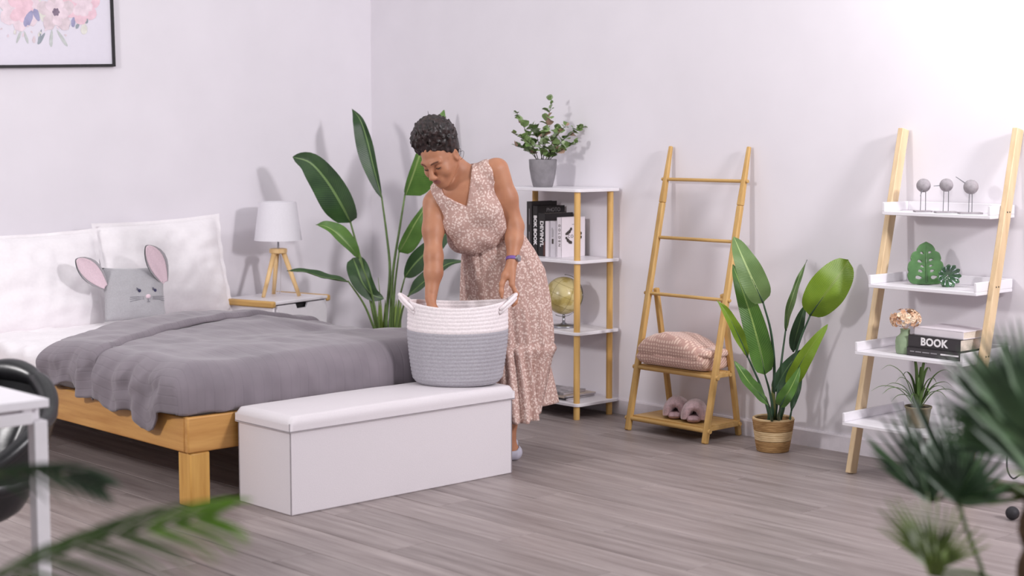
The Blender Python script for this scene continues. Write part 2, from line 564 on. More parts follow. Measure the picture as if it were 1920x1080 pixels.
# duvet
def duvet_mat():
    k = NT('grey_cotton', 0.8, 0.15)
    uv = k.coords('UV')
    sep = k.n('ShaderNodeSeparateXYZ'); k.l(uv, sep.inputs[0])
    w = k.math('ABSOLUTE', k.math('SINE', k.math('MULTIPLY', sep.outputs[0], 2.05*PI/0.09)))
    line = k.math('LESS_THAN', w, 0.10)
    n = k.noise(k.coords(), 5, 4)
    base = k.ramp(n, [(0.3, (122, 114, 121)), (0.7, (136, 127, 134))])
    k.col(k.mix(k.math('MULTIPLY', line, 0.28), base, (112, 105, 112)))
    k.bump(k.math('MINIMUM', w, 0.4), 0.35, 0.005)
    k.b.inputs['Sheen Weight'].default_value = 0.25
    return k.m
M['duvet'] = duvet_mat()
def head_line(x):
    # where the duvet ends towards the pillows
    pts = [(-3.1, -1.36), (-2.83, -1.24), (-2.26, -0.87), (-1.89, -0.76), (-1.47, -0.72), (-1.2, -0.76), (-1.0, -0.80)]
    for (a, b), (c, d) in zip(pts, pts[1:]):
        if x <= c: return b+(d-b)*max(0, (x-a))/(c-a)
    return pts[-1][1]
def fold_line(x):
    pts = [(-3.1, -1.98), (-2.78, -1.72), (-2.66, -1.58), (-2.24, -1.30), (-1.88, -1.17), (-1.5, -1.10), (-1.0, -1.08)]
    for (a, b), (c, d) in zip(pts, pts[1:]):
        if x <= c: return b+(d-b)*max(0, (x-a))/(c-a)
    return pts[-1][1]
def sstep(a, b, x):
    t = max(0, min(1, (x-a)/(b-a))); return t*t*(3-2*t)
def duvet(part):
    mb = MB(); rho = 0.105 if part else 0.09
    el, er, ef = (-2.735, -1.27, -2.30) if part else (-2.745, -1.26, -2.30)
    NU, NV = 150, (150 if part else 60)
    def over(o, r):
        if o <= 0: return 0.0, 0.0
        a = o/r
        if a < PI/2: return r*math.sin(a), r*(1-math.cos(a))
        return r, r + (o-r*PI/2)
    pos = {}
    def fn(u, v):
        # arc coordinates
        yfront = ef
        lat0 = el; lat1 = er
        # hem lengths
        A = u
        yA = None
        x_t = lat0 + (lat1-lat0)*max(0, min(1, (A-0.16)/0.72))
        xq = x_t if 0.16 < A else lat0-0.03
        yh = (fold_line(xq) + 0.10) if part else head_line(xq)
        foot_len = 0.262 + 0.012*nz(x_t*5, 3)
        L = (yh-ef) + foot_len if part else yh-fold_line(xq)-0.012*nz(xq*7, 2)
        s = v*L
        y = yh - s
        of = max(0, ef-y)
        y_t = max(y, ef)
        # left hem length varies along the bed
        hl = 0.225 + 0.075*sstep(-1.35, -2.15, y_t) + 0.060*math.exp(-((y_t+2.17)/0.07)**2) - 0.055*sstep(-2.20, -2.30, y_t) + 0.010*math.sin(y_t*26) + 0.02*nz(y_t*5, 1)
        hl = max(0.12, hl)
        hr = 0.20 + 0.02*nz(y_t*5, 7)
        if A < 0.16: ol = (0.16-A)/0.16*hl; orr = 0
        elif A > 0.88: ol = 0; orr = (A-0.88)/0.12*hr
        else: ol = orr = 0
        dx, dz = over(ol, rho); dx2, dz2 = over(orr, rho); dy, dz3 = over(of, rho)
        x = x_t - dx + dx2
        Y = y_t - dy
        cx = (x_t+2.0)/0.8
        top = 0.548 + 0.010*math.exp(-((x_t+1.75)/0.55)**2)*math.exp(-((y_t+1.0)/0.5)**2) + 0.022*math.exp(-((y_t+2.1)/0.3)**2) - 0.052*sstep(-1.62, -1.24, x_t)*(1-0.55*sstep(-1.5, -2.1, y_t))
        top += 0.018*nz(x_t*2.2, y_t*2.6, 1) + 0.010*nz(x_t*5+3, y_t*6, 4) + 0.006*nz(x_t*14, y_t*5, 8)
        # the head part is folded over and ends in a lip above the main layer
        if part:
            top -= 0.008*(1-sstep(0, 0.06, s))
        else:
            top += 0.012*sstep(0.05, 0.30, s)
            top -= 0.055*(1-sstep(0, 0.09, s))**2
            q_ = max(0, (s-(L-0.03))/0.03)
            top += 0.010*(1-q_) + 0.012*math.exp(-((x_t+2.0)/0.28)**2)*sstep(0.1, 0.4, s/L)
            top -= 0.016*q_*q_
        drop = max(dz, dz2) if of <= 0 else (max(dz, dz2)**4 + dz3**4)**0.25
        z = top - drop
        # gathers in the hanging parts
        h = sstep(0.02, 0.14, ol)
        x -= h*(0.011*math.sin(y_t*38+3*nz(y_t*4, 2)) + 0.020*nz(y_t*8, z*9, 3) + 0.012*nz(y_t*21, z*17, 5) + 0.016)
        hf = sstep(0.03, 0.16, of)
        Y -= hf*(0.006*math.sin(x_t*40) + 0.012*nz(x_t*7, z*6, 6))
        if ol > 0 and of > 0:
            m_ = min(ol/0.2, of/0.2, 1.0)
            x += 0.03*m_; Y += 0.035*m_
        bottom = 0.372 if (x > -2.80 or y_t < -2.26) else 0.285
        if z < bottom: z = bottom + 0.004*math.sin(x*40+y*50)
        Y = max(Y, -2.416 if x > -2.66 else -2.47)
        return (x, Y, z)
    mb.grid(fn, NU, NV)
    # uv in metres
    uvn = {}
    for k, q in mb.uv.items(): uvn[k] = [(a*1.95, b*1.9) for a, b in q]
    mb.uv = uvn
    return mb
dv = tag(obj('duvet', duvet(1), M['duvet'], smooth=True, solid=0.008), 'grey quilted duvet with pin-tucked stripes spread over the bed', 'duvet')
obj('folded_back_edge', duvet(0), M['duvet'], dv, smooth=True, solid=0.008)

# pillows
def pillow_mb(w, h, t, seed=0, wr=0.012, p=2.6, flange=0.0, n=34):
    mb = MB()
    for side in (-1, 1):
        def fn(u, v, side=side):
            a, b = (u-0.5)*2, (v-0.5)*2
            ia, ib = min(1, abs(a)*(1+flange)), min(1, abs(b)*(1+flange))
            th = t/2*max(0, (1-ia**p)*(1-ib**p))**0.55
            pinch = 0.045
            X = a*w/2*(1-pinch*(1-b*b)*abs(a)**3); Z = b*h/2*(1-pinch*(1-a*a)*abs(b)**3)
            k = max(0, (1-ia**2)*(1-ib**2))**0.4
            wn = wr*(nz(X*6+seed, Z*7, seed) + 0.7*nz(X*15, Z*13+seed, 3)) * k
            rim = wr*0.8*nz(a*5+seed, b*5, 5+seed)
            return (X, side*(th+wn*1.0 if k > 0.01 else 0) + rim, Z)
        mb.grid(fn, n, n)
    return mb
def weld(o, d=0.0004):
    bm = bmesh.new(); bm.from_mesh(o.data)
    bmesh.ops.remove_doubles(bm, verts=bm.verts, dist=d)
    bmesh.ops.recalc_face_normals(bm, faces=bm.faces)
    bm.to_mesh(o.data); bm.free()
    return o
def pillow(label, loc, w, h, t, lean, turn, seed, roll=0.0, group=None):
    o = obj('pillow', pillow_mb(w, h, t, seed, 0.016, flange=0.07), M['linen'], smooth=True)
    weld(o); o.location = loc; o.rotation_euler = (lean, roll, turn)
    return tag(o, label, 'pillow')
pillow('large white square pillow propped against wall behind the mouse cushion and next to the lamp', (-1.585, -0.215, 0.735), 0.80, 0.56, 0.17, -0.20, 0.03, 3, -0.03)
pillow('large white square pillow at the far side of the bed from the lamp', (-2.37, -0.25, 0.705), 0.80, 0.54, 0.19, -0.24, -0.02, 8, -0.015)

# mouse cushion
M['mouse'] = plain('grey_plush', (176, 174, 178), 0.9, 0.1, var=0.03, scale=160, bump=0.25, sheen=0.3)
M['pink'] = plain('pink_plush', (232, 208, 217), 0.9, 0.1, var=0.03, scale=140, bump=0.2, sheen=0.3)
M['thread'] = plain('navy_thread', (66, 64, 92), 0.7, 0.2)
M['greythread'] = plain('grey_thread', (140, 138, 146), 0.7, 0.2)
mc = thing('mouse_cushion', 'grey square cushion with mouse face and pink ears leaning on white pillows', 'cushion', (-1.925, -0.475, 0.645), -0.12)
cl = obj('cushion_body', pillow_mb(0.335, 0.275, 0.11, 21, 0.006, n=24), M['mouse'], mc, smooth=True); weld(cl)
TILT = -0.16
cl.rotation_euler = (TILT, 0.03, 0)
def onc(x, z, lift=0.0):
    a, b = x/0.1675, z/0.1375
    th = 0.055*max(0, (1-abs(a)**2.6)*(1-abs(b)**2.6))**0.55
    p = Euler((TILT, 0.03, 0)).to_matrix() @ Vector((x, -th-lift-0.003, z))
    return p
for ex in (0.0, 0.088):
    e = MB()
    e.sphere(onc(ex+0.004, 0.012), (0.0085, 0.004, 0.0085), 10, 6)
    for a in (0, 1, 2):
        e.tube([onc(ex-0.002, 0.014+a*0.004, 0.003), onc(ex-0.012, 0.017+a*0.005, 0.003)], 0.0014, 6)
    obj('eye', e, M['thread'], mc, smooth=True)
obj('nose', MB().sphere(onc(0.05, -0.018, 0.0), (0.014, 0.006, 0.011), 12, 8), M['pink'], mc, smooth=True)
obj('mouth', MB().tube([onc(0.05, -0.03, 0.001), onc(0.05, -0.042, 0.001), onc(0.043, -0.047, 0.001)], 0.0016, 6).tube([onc(0.05, -0.042, 0.001), onc(0.058, -0.046, 0.001)], 0.0016, 6), M['greythread'], mc)
for s, x0 in ((-1, 0.026), (1, 0.074)):
    for k in range(3):
        obj('whisker', MB().tube([onc(x0, -0.02-k*0.006, 0.001), onc(x0+s*0.04, -0.018-k*0.008, 0.001), onc(x0+s*0.075, -0.020-k*0.011, 0.001)], 0.0012, 6), M['greythread'], mc)
def ear(base, tip, w, fold):
    b, t = Vector(base), Vector(tip); ax = (t-b); L = ax.length; ax.normalize()
    side = ax.cross(Vector((0,-1,0.15))).normalized(); nrm = side.cross(ax).normalized()
    def at(a, q, lift):
        q = q - math.sin(2*PI*q)/(2*PI)*0.9
        ww = w*(max(0, math.sin(PI*min(1, (0.10*(1-q)+q))))**0.6)*(0.55+0.75*q)
        k = fold*(abs(a)**2)*min(w, ww)
        return b + ax*(L*q*0.97) + side*(a*ww) - nrm*(k) + nrm*lift
    outer = MB(); inner = MB()
    outer.grid(lambda u, v: at((u-0.5)*2, v, -0.006), 10, 12); outer.grid(lambda u, v: at((u-0.5)*2, v, 0.003), 10, 12)
    inner.grid(lambda u, v: at((u-0.5)*1.6, 0.08+0.84*v, 0.0065), 10, 12)
    o = obj('ear', outer, M['mouse'], mc, smooth=True)
    obj('ear_lining', inner, M['pink'], o, smooth=True, solid=0.003)
ear((-0.160, -0.005, 0.045), (-0.325, -0.04, 0.20), 0.060, -0.5)
ear((0.165, 0.0, 0.05), (0.045, -0.05, 0.255), 0.062, -0.55)

# ------------------------------------------------------------------ night stand and lamp
ns = thing('nightstand', 'white nightstand with wooden edge grips and a drawer beside the bed', 'nightstand', (-1.124, -0.553, 0), 0.25)
NW, ND, NH = 0.485, 0.385, 0.55
nb = lambda name, c, s, m, bv=0.004: obj(name, MB().box(c, s), m, ns, bevel=bv)
nb('top', (NW/2, ND/2, NH-0.009), (NW-0.03, ND, 0.018), M['white'])
nb('side_panel', (0.02, ND/2, 0.316), (0.016, ND-0.02, 0.44), M['white'])
nb('side_panel', (NW-0.02, ND/2, 0.316), (0.016, ND-0.02, 0.44), M['white'])
nb('back_panel', (NW/2, ND-0.014, 0.316), (NW-0.06, 0.01, 0.44), M['white'])
nb('bottom_panel', (NW/2, ND/2, 0.106), (NW-0.06, ND-0.05, 0.016), M['white'])
for x in (0.008, NW-0.008):
    nb('edge_grip', (x, ND/2, NH-0.015), (0.034, ND+0.004, 0.036), M['bamboo_y'], 0.009)
def drawer(z0, z1, notch):
    mb = MB(); x0, x1 = 0.034, NW-0.034; c = (x0+x1)/2
    if notch:
        poly = [(x0, z0), (x1, z0), (x1, z1), (c+0.055, z1), (c+0.043, z1-0.027), (c-0.043, z1-0.027), (c-0.055, z1), (x0, z1)]
    else: poly = [(x0, z0), (x1, z0), (x1, z1), (x0, z1)]
    mb.prism(poly, lambda x, z: (x, 0.0, z), lambda x, z: (x, 0.016, z))
    return obj('drawer', mb, M['white'], ns)
d1 = drawer(0.325, NH-0.024, True)
obj('notch_backing', MB().box((NW/2, 0.03, NH-0.06), (0.16, 0.008, 0.06)), M['black'], d1)  # thin black sheet behind the upper drawer's notch
drawer(0.112, 0.318, True)
for x in (0.024, NW-0.024):
    for y in (0.03, ND-0.03):
        nb('leg', (x, y, 0.05), (0.026, 0.026, 0.1), M['white'])

lamp = thing('table_lamp', 'small tripod table lamp with white drum shade on the nightstand', 'lamp', (-0.896, -0.281, 0.551), -0.7535)
M['shade'] = plain('lamp_shade_fabric', (226, 222, 228), 0.85, 0.1, var=0.015, scale=200, bump=0.1)
for a in (-2.25, -0.12, 1.97):
    f = (0.118*math.cos(a), 0.118*math.sin(a), 0.0); t = (0.03*math.cos(a), 0.03*math.sin(a), 0.247)
    obj('leg', MB().tube([f, t], [0.011, 0.0145], 14), M['tripod'], lamp, smooth=True)
obj('hub', MB().lathe([(0.04, 0.24), (0.05, 0.244), (0.05, 0.264), (0.046, 0.268)], 28), M['tripod'], lamp, smooth=False, bevel=0.002)
obj('stem', MB().tube([(0, 0, 0.262), (0, 0, 0.40)], 0.0055, 10), M['steel'], lamp)
sh = MB(); R0, R1 = 0.134, 0.104
sh.lathe([(R0, 0.315), (R0-0.001, 0.318), (R1+0.001, 0.528), (R1, 0.531), (R1-0.003, 0.531), (R0-0.004, 0.315), (R0, 0.315)], 48, cap0=False, cap1=False)
so = obj('shade', sh, M['shade'], lamp, smooth=True)
sp = MB()
for a in (0, 2.094, 4.189): sp.tube([(0, 0, 0.40), ((R0-0.03)*math.cos(a), (R0-0.03)*math.sin(a), 0.40)], 0.002, 6)
obj('spider', sp, M['steel'], so)
obj('bulb', MB().sphere((0, 0, 0.445), (0.028, 0.028, 0.042), 14, 10), M['white'], lamp, smooth=True)
obj('cord', MB().tube(catmull([(0.0, 0.012, 0.262), (0.01, 0.03, 0.20), (0.004, 0.05, 0.10), (-0.01, 0.12, 0.006), (-0.03, 0.19, 0.004)], 18), 0.0028, 8), M['white'], lamp, smooth=True)

# ------------------------------------------------------------------ storage chest
ch = thing('storage_chest', 'long white leatherette storage chest at the foot of the bed', 'chest', (-2.602, -2.787, 0))
CL, CW, CH = 1.160, 0.352, 0.327
obj('body', MB().box((CL/2, CW/2, CH/2), (CL, CW, CH)), M['chest'], ch, bevel=0.005, seg=3)
for (x, y) in ((0.0, 0.0), (CL, 0.0), (0, CW), (CL, CW)):
    obj('corner_seam', MB().tube([(x+(0.001 if x == 0 else -0.001), y+(0.001 if y == 0 else -0.001), 0.002), (x+(0.001 if x == 0 else -0.001), y+(0.001 if y == 0 else -0.001), CH)], 0.0026, 8), M['seam'], ch)
def lid():
    mb = MB(); x0, x1, y0, y1 = -0.009, CL+0.009, -0.009, CW+0.009; z0, z1 = CH-0.003, 0.382
    def fn(u, v):
        cx, cy = (u-0.5)*2, (v-0.5)*2; e = max(abs(cx), abs(cy))
        def rr(c): return max(-1, min(1, c/0.86))
        X = (x0+x1)/2+(x1-x0)/2*rr(cx); Y = (y0+y1)/2+(y1-y0)/2*rr(cy)
        ex = min(abs(X-x0), abs(x1-X)); ey = min(abs(Y-y0), abs(y1-Y)); dd = min(ex, ey)
        r = 0.022
        if e > 0.86:
            d = (e-0.86)/0.14; Z = z1-r - d*(z1-r-z0)
        else:
            Z = z1 + 0.010*(1-cx*cx*0.98)*(1-cy*cy*0.98)**0.6 + 0.0015*nz(X*7, Y*9)
            if dd < r:
                q = (r-dd)/r; Z -= r*(1-math.sqrt(max(0, 1-q*q)))*1.0
        return (X, Y, Z)
    mb.grid(fn, 72, 44)
    mb.add([(x0+0.004, y0+0.004, z0), (x1-0.004, y0+0.004, z0), (x1-0.004, y1-0.004, z0), (x0+0.004, y1-0.004, z0)], [(3,2,1,0)])
    return mb
ld = obj('lid', lid(), M['chest'], ch, smooth=True)
obj('piping', MB().tube([(-0.009, -0.009, CH+0.001), (CL+0.009, -0.009, CH+0.001), (CL+0.009, CW+0.009, CH+0.001), (-0.009, CW+0.009, CH+0.001), (-0.009, -0.009, CH+0.001)], 0.0024, 6), M['seam'], ld)
obj('corner_stitch', MB().tube([(-0.0095, -0.0095, CH+0.002), (-0.0095, -0.0095, 0.360)], 0.002, 6), M['seam'], ld)

# ------------------------------------------------------------------ rope basket
RA = -0.7535
bk = thing('rope_basket', 'large white and grey cotton rope basket standing on the white chest', 'basket', (-1.589, -2.600, 0.391), RA)
M['rope_w'] = plain('white_rope', (232, 222, 224), 0.85, 0.15, var=0.05, scale=150, bump=0.3)
M['rope_g'] = plain('grey_rope', (168, 164, 171), 0.85, 0.15, var=0.06, scale=150, bump=0.3)
rows = 21; RH = 0.0166
def brad(z):
    t = z/(rows*RH); return 0.187 + 0.022*min(1, t*1.6)**0.7 + 0.006*math.sin(t*PI)
def wob(a, z):
    t = z/(rows*RH)
    return 1 + 0.012*math.sin(2*a+0.6)*t + 0.03*t*math.exp(-((math.cos(a)*0.5-0.5)**2)*8) - 0.035*math.exp(-((a-5.6)/0.35)**2)*math.exp(-((t-0.22)/0.2)**2)
def coil(i0, i1, name, m):
    mb = MB(); n = 88; prof = []
    for i in range(i0, i1):
        for q in (-0.5, -0.2, 0.2, 0.5):
            z = (i+0.5+q)*RH
            prof.append((z, 0.0022*math.cos(q*PI*1.15)))
    out = [(z, e) for z, e in prof]; inn = [(z, -0.011-e) for z, e in prof[::-1]]
    ring = out+inn
    def fn(u, v):
        j = int(round(v*len(ring))) % len(ring)
        z, e = ring[j]; a = 2*PI*u
        r = (brad(z)+e)*wob(a, z)
        sag = 0.010*(z/(rows*RH))**3*math.cos(2*a)
        if z < RH*2: r -= 0.02*(1-z/(RH*2))**2
        return (r*math.cos(a), r*0.80*math.sin(a), z+sag)
    mb.grid(fn, n, len(ring), closeu=True)
    return obj(name, mb, m, bk, smooth=True)
coil(0, 14, 'grey_side', M['rope_g']); coil(14, rows, 'white_side', M['rope_w'])
obj('base', MB().lathe([(0.165, 0.0), (0.178, 0.006), (0.17, 0.012)], 48, sy=0.8), M['rope_g'], bk, smooth=True)
def handle(s):
    mb = MB(); zt = rows*RH
    pts = []
    for k in range(13):
        t = k/12; a = (t-0.5)*1.15
        r = brad(zt)*wob(0 if s > 0 else PI, zt)
        up = math.sin(PI*t)
        pts.append((s*(r*math.cos(a)+0.034*up), r*0.80*math.sin(a)*1.0, zt-0.030+0.056*up))
    for dz, dr in ((-0.0075, 0.0), (0.0075, 0.003)):
        mb.tube([(p[0]+s*dr, p[1], p[2]+dz) for p in pts], 0.0085, 10)
    return obj('handle', mb, M['rope_w'], bk, smooth=True)
handle(1); handle(-1)

# ------------------------------------------------------------------ picture
pf = thing('picture_frame', 'floral watercolour print in a thin black frame on the wall over bed', 'picture', (-1.746, -0.012, 1.819))
M['paper'] = plain('print_paper', (226, 221, 232), 0.35, 0.5, var=0.005)
FW, FH = 0.98, 0.72
ROT = -0.038
def fr(x, y, z): # picture plane, x to the left of the right bottom corner
    c, s = math.cos(ROT), math.sin(ROT)
    return (-(x*c) + z*s*0.4, y, z*c + x*s)
def frbox(x0, x1, z0, z1, y0, y1):
    vs = [fr(x, y, z) for x in (x0, x1) for y in (y0, y1) for z in (z0, z1)]
    mb = MB(); mb.add(vs, [(0,1,3,2),(4,6,7,5),(0,4,5,1),(2,3,7,6),(0,2,6,4),(1,5,7,3)]); return mb
for a in ((0, FW, 0, 0.014), (0, FW, FH-0.014, FH), (0, 0.014, 0.014, FH-0.014), (FW-0.014, FW, 0.014, FH-0.014)):
    obj('frame_rail', frbox(*a, -0.012, 0.010), M['black'], pf)
pp = obj('print', frbox(0.012, FW-0.012, 0.012, FH-0.012, 0.0, 0.006), M['paper'], pf)
def wash(name, c):
    k = NT(name, 0.5, 0.2, c)
    f = k.noise(k.coords(), 28, 3)
    hi = tuple(min(255, v+14) for v in c); lo = tuple(max(0, v-8) for v in c)
    k.col(k.ramp(f, [(0.3, lo), (0.7, hi)])); return k.m
PAL = [wash('wash_'+n, c) for n, c in (('palepink', (230, 212, 220)), ('dusty', (218, 202, 208)), ('pink', (232, 198, 209)), ('lilac', (160, 158, 190)), ('greygreen', (196, 200, 198)), ('bluegrey', (150, 158, 166)), ('darkplum', (134, 118, 136)), ('cream', (224, 222, 214)))]
def px2(u, v): # reference centimetres across the sheet
    return ((213-u)*0.003018, (125-v)*0.00292+0.013+(213-u)*0.00007)
rnd = random.Random(3)
layer = [0]
def petal(mb, cx, cz, ang, L, W, mi):
    layer[0] += 1
    y = -0.0006-0.000012*layer[0]
    pts = []
    for k in range(14):
        a = 2*PI*k/14
        lx = L*0.5*(1+math.cos(a)); w = W*math.sin(a)*(0.55+0.45*(1+math.cos(a))/2)
        w *= 1+0.12*rnd.uniform(-1, 1); lx *= 1+0.05*rnd.uniform(-1, 1)
        pts.append((cx+lx*math.cos(ang)-w*math.sin(ang), cz+lx*math.sin(ang)+w*math.cos(ang)))
    mb.add([fr(-x if False else x, y, z) for x, z in pts], [list(range(14))], mi)
fm = MB()
def flower(u, v, r, mi, n=6, centre=None):
    x, z = px2(u, v); r *= 0.003
    for k in range(n): petal(fm, x, z, 2*PI*k/n+0.3, r, r*0.42, mi)
    for k in range(n-1): petal(fm, x, z, 2*PI*k/n+0.8, r*0.66, r*0.3, 0 if mi != 0 else 2)
    if centre is not None:
        for k in range(6): petal(fm, x, z, k*1.05, r*0.2, r*0.09, centre)
def sprig(u, v, ang, L, W, mi):
    x, z = px2(u, v); petal(fm, x, z, ang, L*0.003, W*0.003, mi)
for (u, v, r, mi) in ((20, -40, 46, 2), (88, -46, 50, 0), (150, -40, 44, 2)): flower(u, v, r, mi)
for u, v, a, L, W, mi in ((180, 8, 3.6, 30, 5, 5), (172, 12, 3.9, 34, 4, 5), (166, 4, 4.4, 30, 4, 5), (178, 20, 3.2, 26, 4, 4), (60, 10, 4.0, 34, 7, 4), (74, 14, 4.9, 38, 8, 7), (118, 14, 4.4, 30, 5, 4), (126, 30, 3.5, 22, 3, 5), (8, 34, 6.0, 24, 6, 5), (2, 28, 5.6, 28, 5, 4),
        (60, 45, 1.8, 32, 8, 4), (82, 72, 4.1, 24, 4, 5), (95, 66, 4.6, 30, 4, 4), (104, 66, 5.3, 34, 4, 4), (40, 66, 4.3, 26, 3, 4), (44, 70, 5.0, 22, 3, 4), (153, 40, 5.4, 16, 6, 5), (147, 52, 4.2, 12, 4, 5), (137, 42, 4.6, 18, 5, 3), (130, 50, 4.3, 14, 3, 3), (157, 52, 4.6, 20, 8, 7), (36, 6, 3.0, 30, 4, 4), (76, 66, 4.4, 22, 2.5, 5), (62, 78, 4.6, 12, 4, 1)):
    sprig(u, v, PI - a if True else a, L, W, mi)
flower(38, 30, 40, 0, 7); flower(152, 18, 36, 2, 7); flower(104, 35, 36, 1, 5, 6)
sprig(60, 34, 5.2, 30, 9, 3); sprig(72, 52, 1.2, 22, 7, 3)
for k in range(14):
    sprig(rnd.uniform(0, 150), rnd.uniform(60, 80), rnd.uniform(0, 6), rnd.uniform(4, 8), 2, rnd.choice((0, 1, 7)))
obj('flower_print', fm, PAL, pp, recalc=False)
# ------------------------------------------------------------------ open bookshelf
SX0, SX1, SY0, SY1 = -0.328, -0.006, -2.088, -1.47
bs = thing('bookshelf', 'open white bookshelf with four boards on round wooden posts beside the woman', 'shelf', (0, 0, 0))
SZ = (1.183, 0.819, 0.452, 0.085)
for z in SZ:
    mb = MB(); r = 0.03; poly = []
    for cx, cy, a0 in ((SX1-r, SY1-r, 0), (SX0+r, SY1-r, PI/2), (SX0+r, SY0+r, PI), (SX1-r, SY0+r, 1.5*PI)):
        for k in range(6): poly.append((cx+r*math.cos(a0+k*PI/10), cy+r*math.sin(a0+k*PI/10)))
    mb.prism(poly, lambda x, y: (x, y, z-0.016), lambda x, y: (x, y, z))
    obj('board', mb, M['white'], bs, bevel=0.002)
for x in (-0.302, -0.060):
    for y in (-2.058, -1.50):
        for z0, z1 in ((0, SZ[3]-0.016), (SZ[3], SZ[2]-0.016), (SZ[2], SZ[1]-0.016), (SZ[1], SZ[0]-0.016)):
            obj('post', MB().tube([(x, y, z0), (x, y, z1)], 0.0165, 18), M['shelfpost'], bs, smooth=False, bevel=0.001)

def book(label, loc, size, cover, pages, turn=0.0, group=None, lay=False):
    """x = thickness direction of pages depth; spine on the -x side, standing"""
    D, T, H = size   # depth (x), thickness (y), height (z)
    b = thing('book', label, 'book', loc, turn, group)
    c = 0.0022
    cv = MB()
    cv.box((D/2, -T/2+c/2, H/2), (D, c, H)); cv.box((D/2, T/2-c/2, H/2), (D, c, H)); cv.box((c/2, 0, H/2), (c, T-0.0002, H))
    obj('cover', cv, cover, b)
    obj('pages', MB().box((D/2-0.001, 0, H/2), (D-0.008, T-2*c-0.0004, H-0.006)), pages, b)
    return b
M['bk_black'] = plain('black_book_cloth', (40, 37, 39), 0.5, 0.4, var=0.05)
M['bk_char'] = plain('charcoal_book_cloth', (58, 54, 57), 0.5, 0.4, var=0.05)
M['bk_white'] = plain('white_book_cover', (228, 220, 226), 0.45, 0.4, var=0.01)
M['bk_grey'] = plain('pale_grey_book_cover', (206, 200, 207), 0.5, 0.35, var=0.02)
M['pages'] = plain('book_pages', (222, 210, 196), 0.8, 0.1, var=0.05, scale=120)
M['ink_white'] = plain('white_print', (236, 232, 234), 0.6, 0.2, var=0)
M['ink_dark'] = plain('dark_print', (70, 64, 62), 0.6, 0.2, var=0.02)
M['ink_grey'] = plain('grey_print', (150, 146, 150), 0.6, 0.2, var=0.02)
M['ink_brown'] = plain('brown_print', (92, 62, 58), 0.6, 0.2, var=0.02)
BZ = SZ[1]+0.0005
BXs = -0.215
def spine_text(b, T, H, body, size, z, m, bold=0.0):
    lettering(body, size, m, b, (-0.0008, 0, z), (0, 0, -1), (0, -1, 0), bold)
y = -1.858
bE = book('white hardback with wreath of grey brushstrokes on cover, first in the row on the bookshelf', (BXs, y+0.018, BZ), (0.175, 0.036, 0.208), M['bk_white'], M['pages'])
for a, ang in ((0.6, -0.62), (2.54, 0.62), (3.74, -0.62), (5.68, 0.62)):
    mb = MB(); cx, cz = 0.088+0.044*math.cos(a), 0.108+0.040*math.sin(a)
    for k, (dx, w) in enumerate(((-0.020, 0.0075), (-0.006, 0.010), (0.008, 0.0095), (0.021, 0.0085))):
        X = cx+dx*math.cos(ang); Z = cz+dx*math.sin(ang)+0.003*math.cos(k*2)
        mb.lathe([(w, 0), (w*0.9, 0.0005)], 10)
        o0 = len(mb.v)-20
        for q in range(o0, len(mb.v)):
            px_, py_, pz_ = mb.v[q]
            mb.v[q] = (X+px_*1.15*math.cos(ang)-py_*math.sin(ang), -0.0182-pz_-0.00025*k, Z+px_*1.15*math.sin(ang)+py_*math.cos(ang))
    obj('brushstroke', mb, M['ink_dark'], bE)
lettering('COOK', 0.024, M['ink_dark'], bE, (0.088, -0.0186, 0.107), (1, 0, 0), (0, 0, 1), 0.0, spacing=1.35)
obj('print_line', MB().box((0.088, -0.0183, 0.17), (0.024, 0.0006, 0.003)), M['ink_grey'], bE)
lettering('GOLDEN', 0.021, M['ink_dark'], bE, (-0.0008, -0.002, 0.115), (0, 0, -1), (0, -1, 0), 0.0, spacing=1.6)
y = -1.822
bD2 = book('slim white book with small grey print on spine next to the wreath cover book', (BXs-0.006, y+0.023, BZ), (0.165, 0.044, 0.188), M['bk_grey'], M['pages'])
obj('print_line', MB().box((-0.0006, 0.004, 0.128), (0.0008, 0.004, 0.05)).box((-0.0006, -0.004, 0.125), (0.0008, 0.003, 0.04)), M['ink_grey'], bD2)
obj('spine_block', MB().box((-0.0008, 0.0, 0.082), (0.0008, 0.012, 0.026)), M['ink_dark'], bD2)
y += 0.046
bD1 = book('plain pale book standing against the black books on the bookshelf', (BXs-0.010, y+0.0155, BZ), (0.165, 0.030, 0.186), M['bk_white'], M['pages'])
y += 0.032
bC = book('black book with DEVINYL in white down its spine', (BXs-0.004, y+0.030, BZ), (0.205, 0.058, 0.226), M['bk_black'], M['pages'])
spine_text(bC, 0.058, 0.226, 'DEVINYL', 0.034, 0.118, M['ink_white'], 0.0012)
obj('spine_band', MB().box((-0.0006, -0.02, 0.04), (0.0008, 0.016, 0.075)), M['ink_brown'], bC)
y += 0.0605
bB = book('black book lettered BOK BOOK on spine with PHOTO on its cover', (BXs-0.002, y+0.021, BZ), (0.20, 0.040, 0.262), M['bk_black'], M['pages'])
spine_text(bB, 0.040, 0.262, 'BOK BOOK', 0.030, 0.135, M['ink_white'], 0.0014)
lettering('PHOTO', 0.030, M['ink_grey'], bB, (0.115, -0.0206, 0.240), (1, 0, 0), (0, 0, 1), 0.0)
y += 0.0425
bA = book('tallest charcoal book at the far end of the black books on the bookshelf', (BXs-0.004, y+0.021, BZ), (0.185, 0.040, 0.285), M['bk_char'], M['pages'])
obj('print_line', MB().box((-0.0006, 0, 0.205), (0.0008, 0.004, 0.085)).box((-0.0006, 0, 0.10), (0.0008, 0.004, 0.05)), M['ink_grey'], bA)

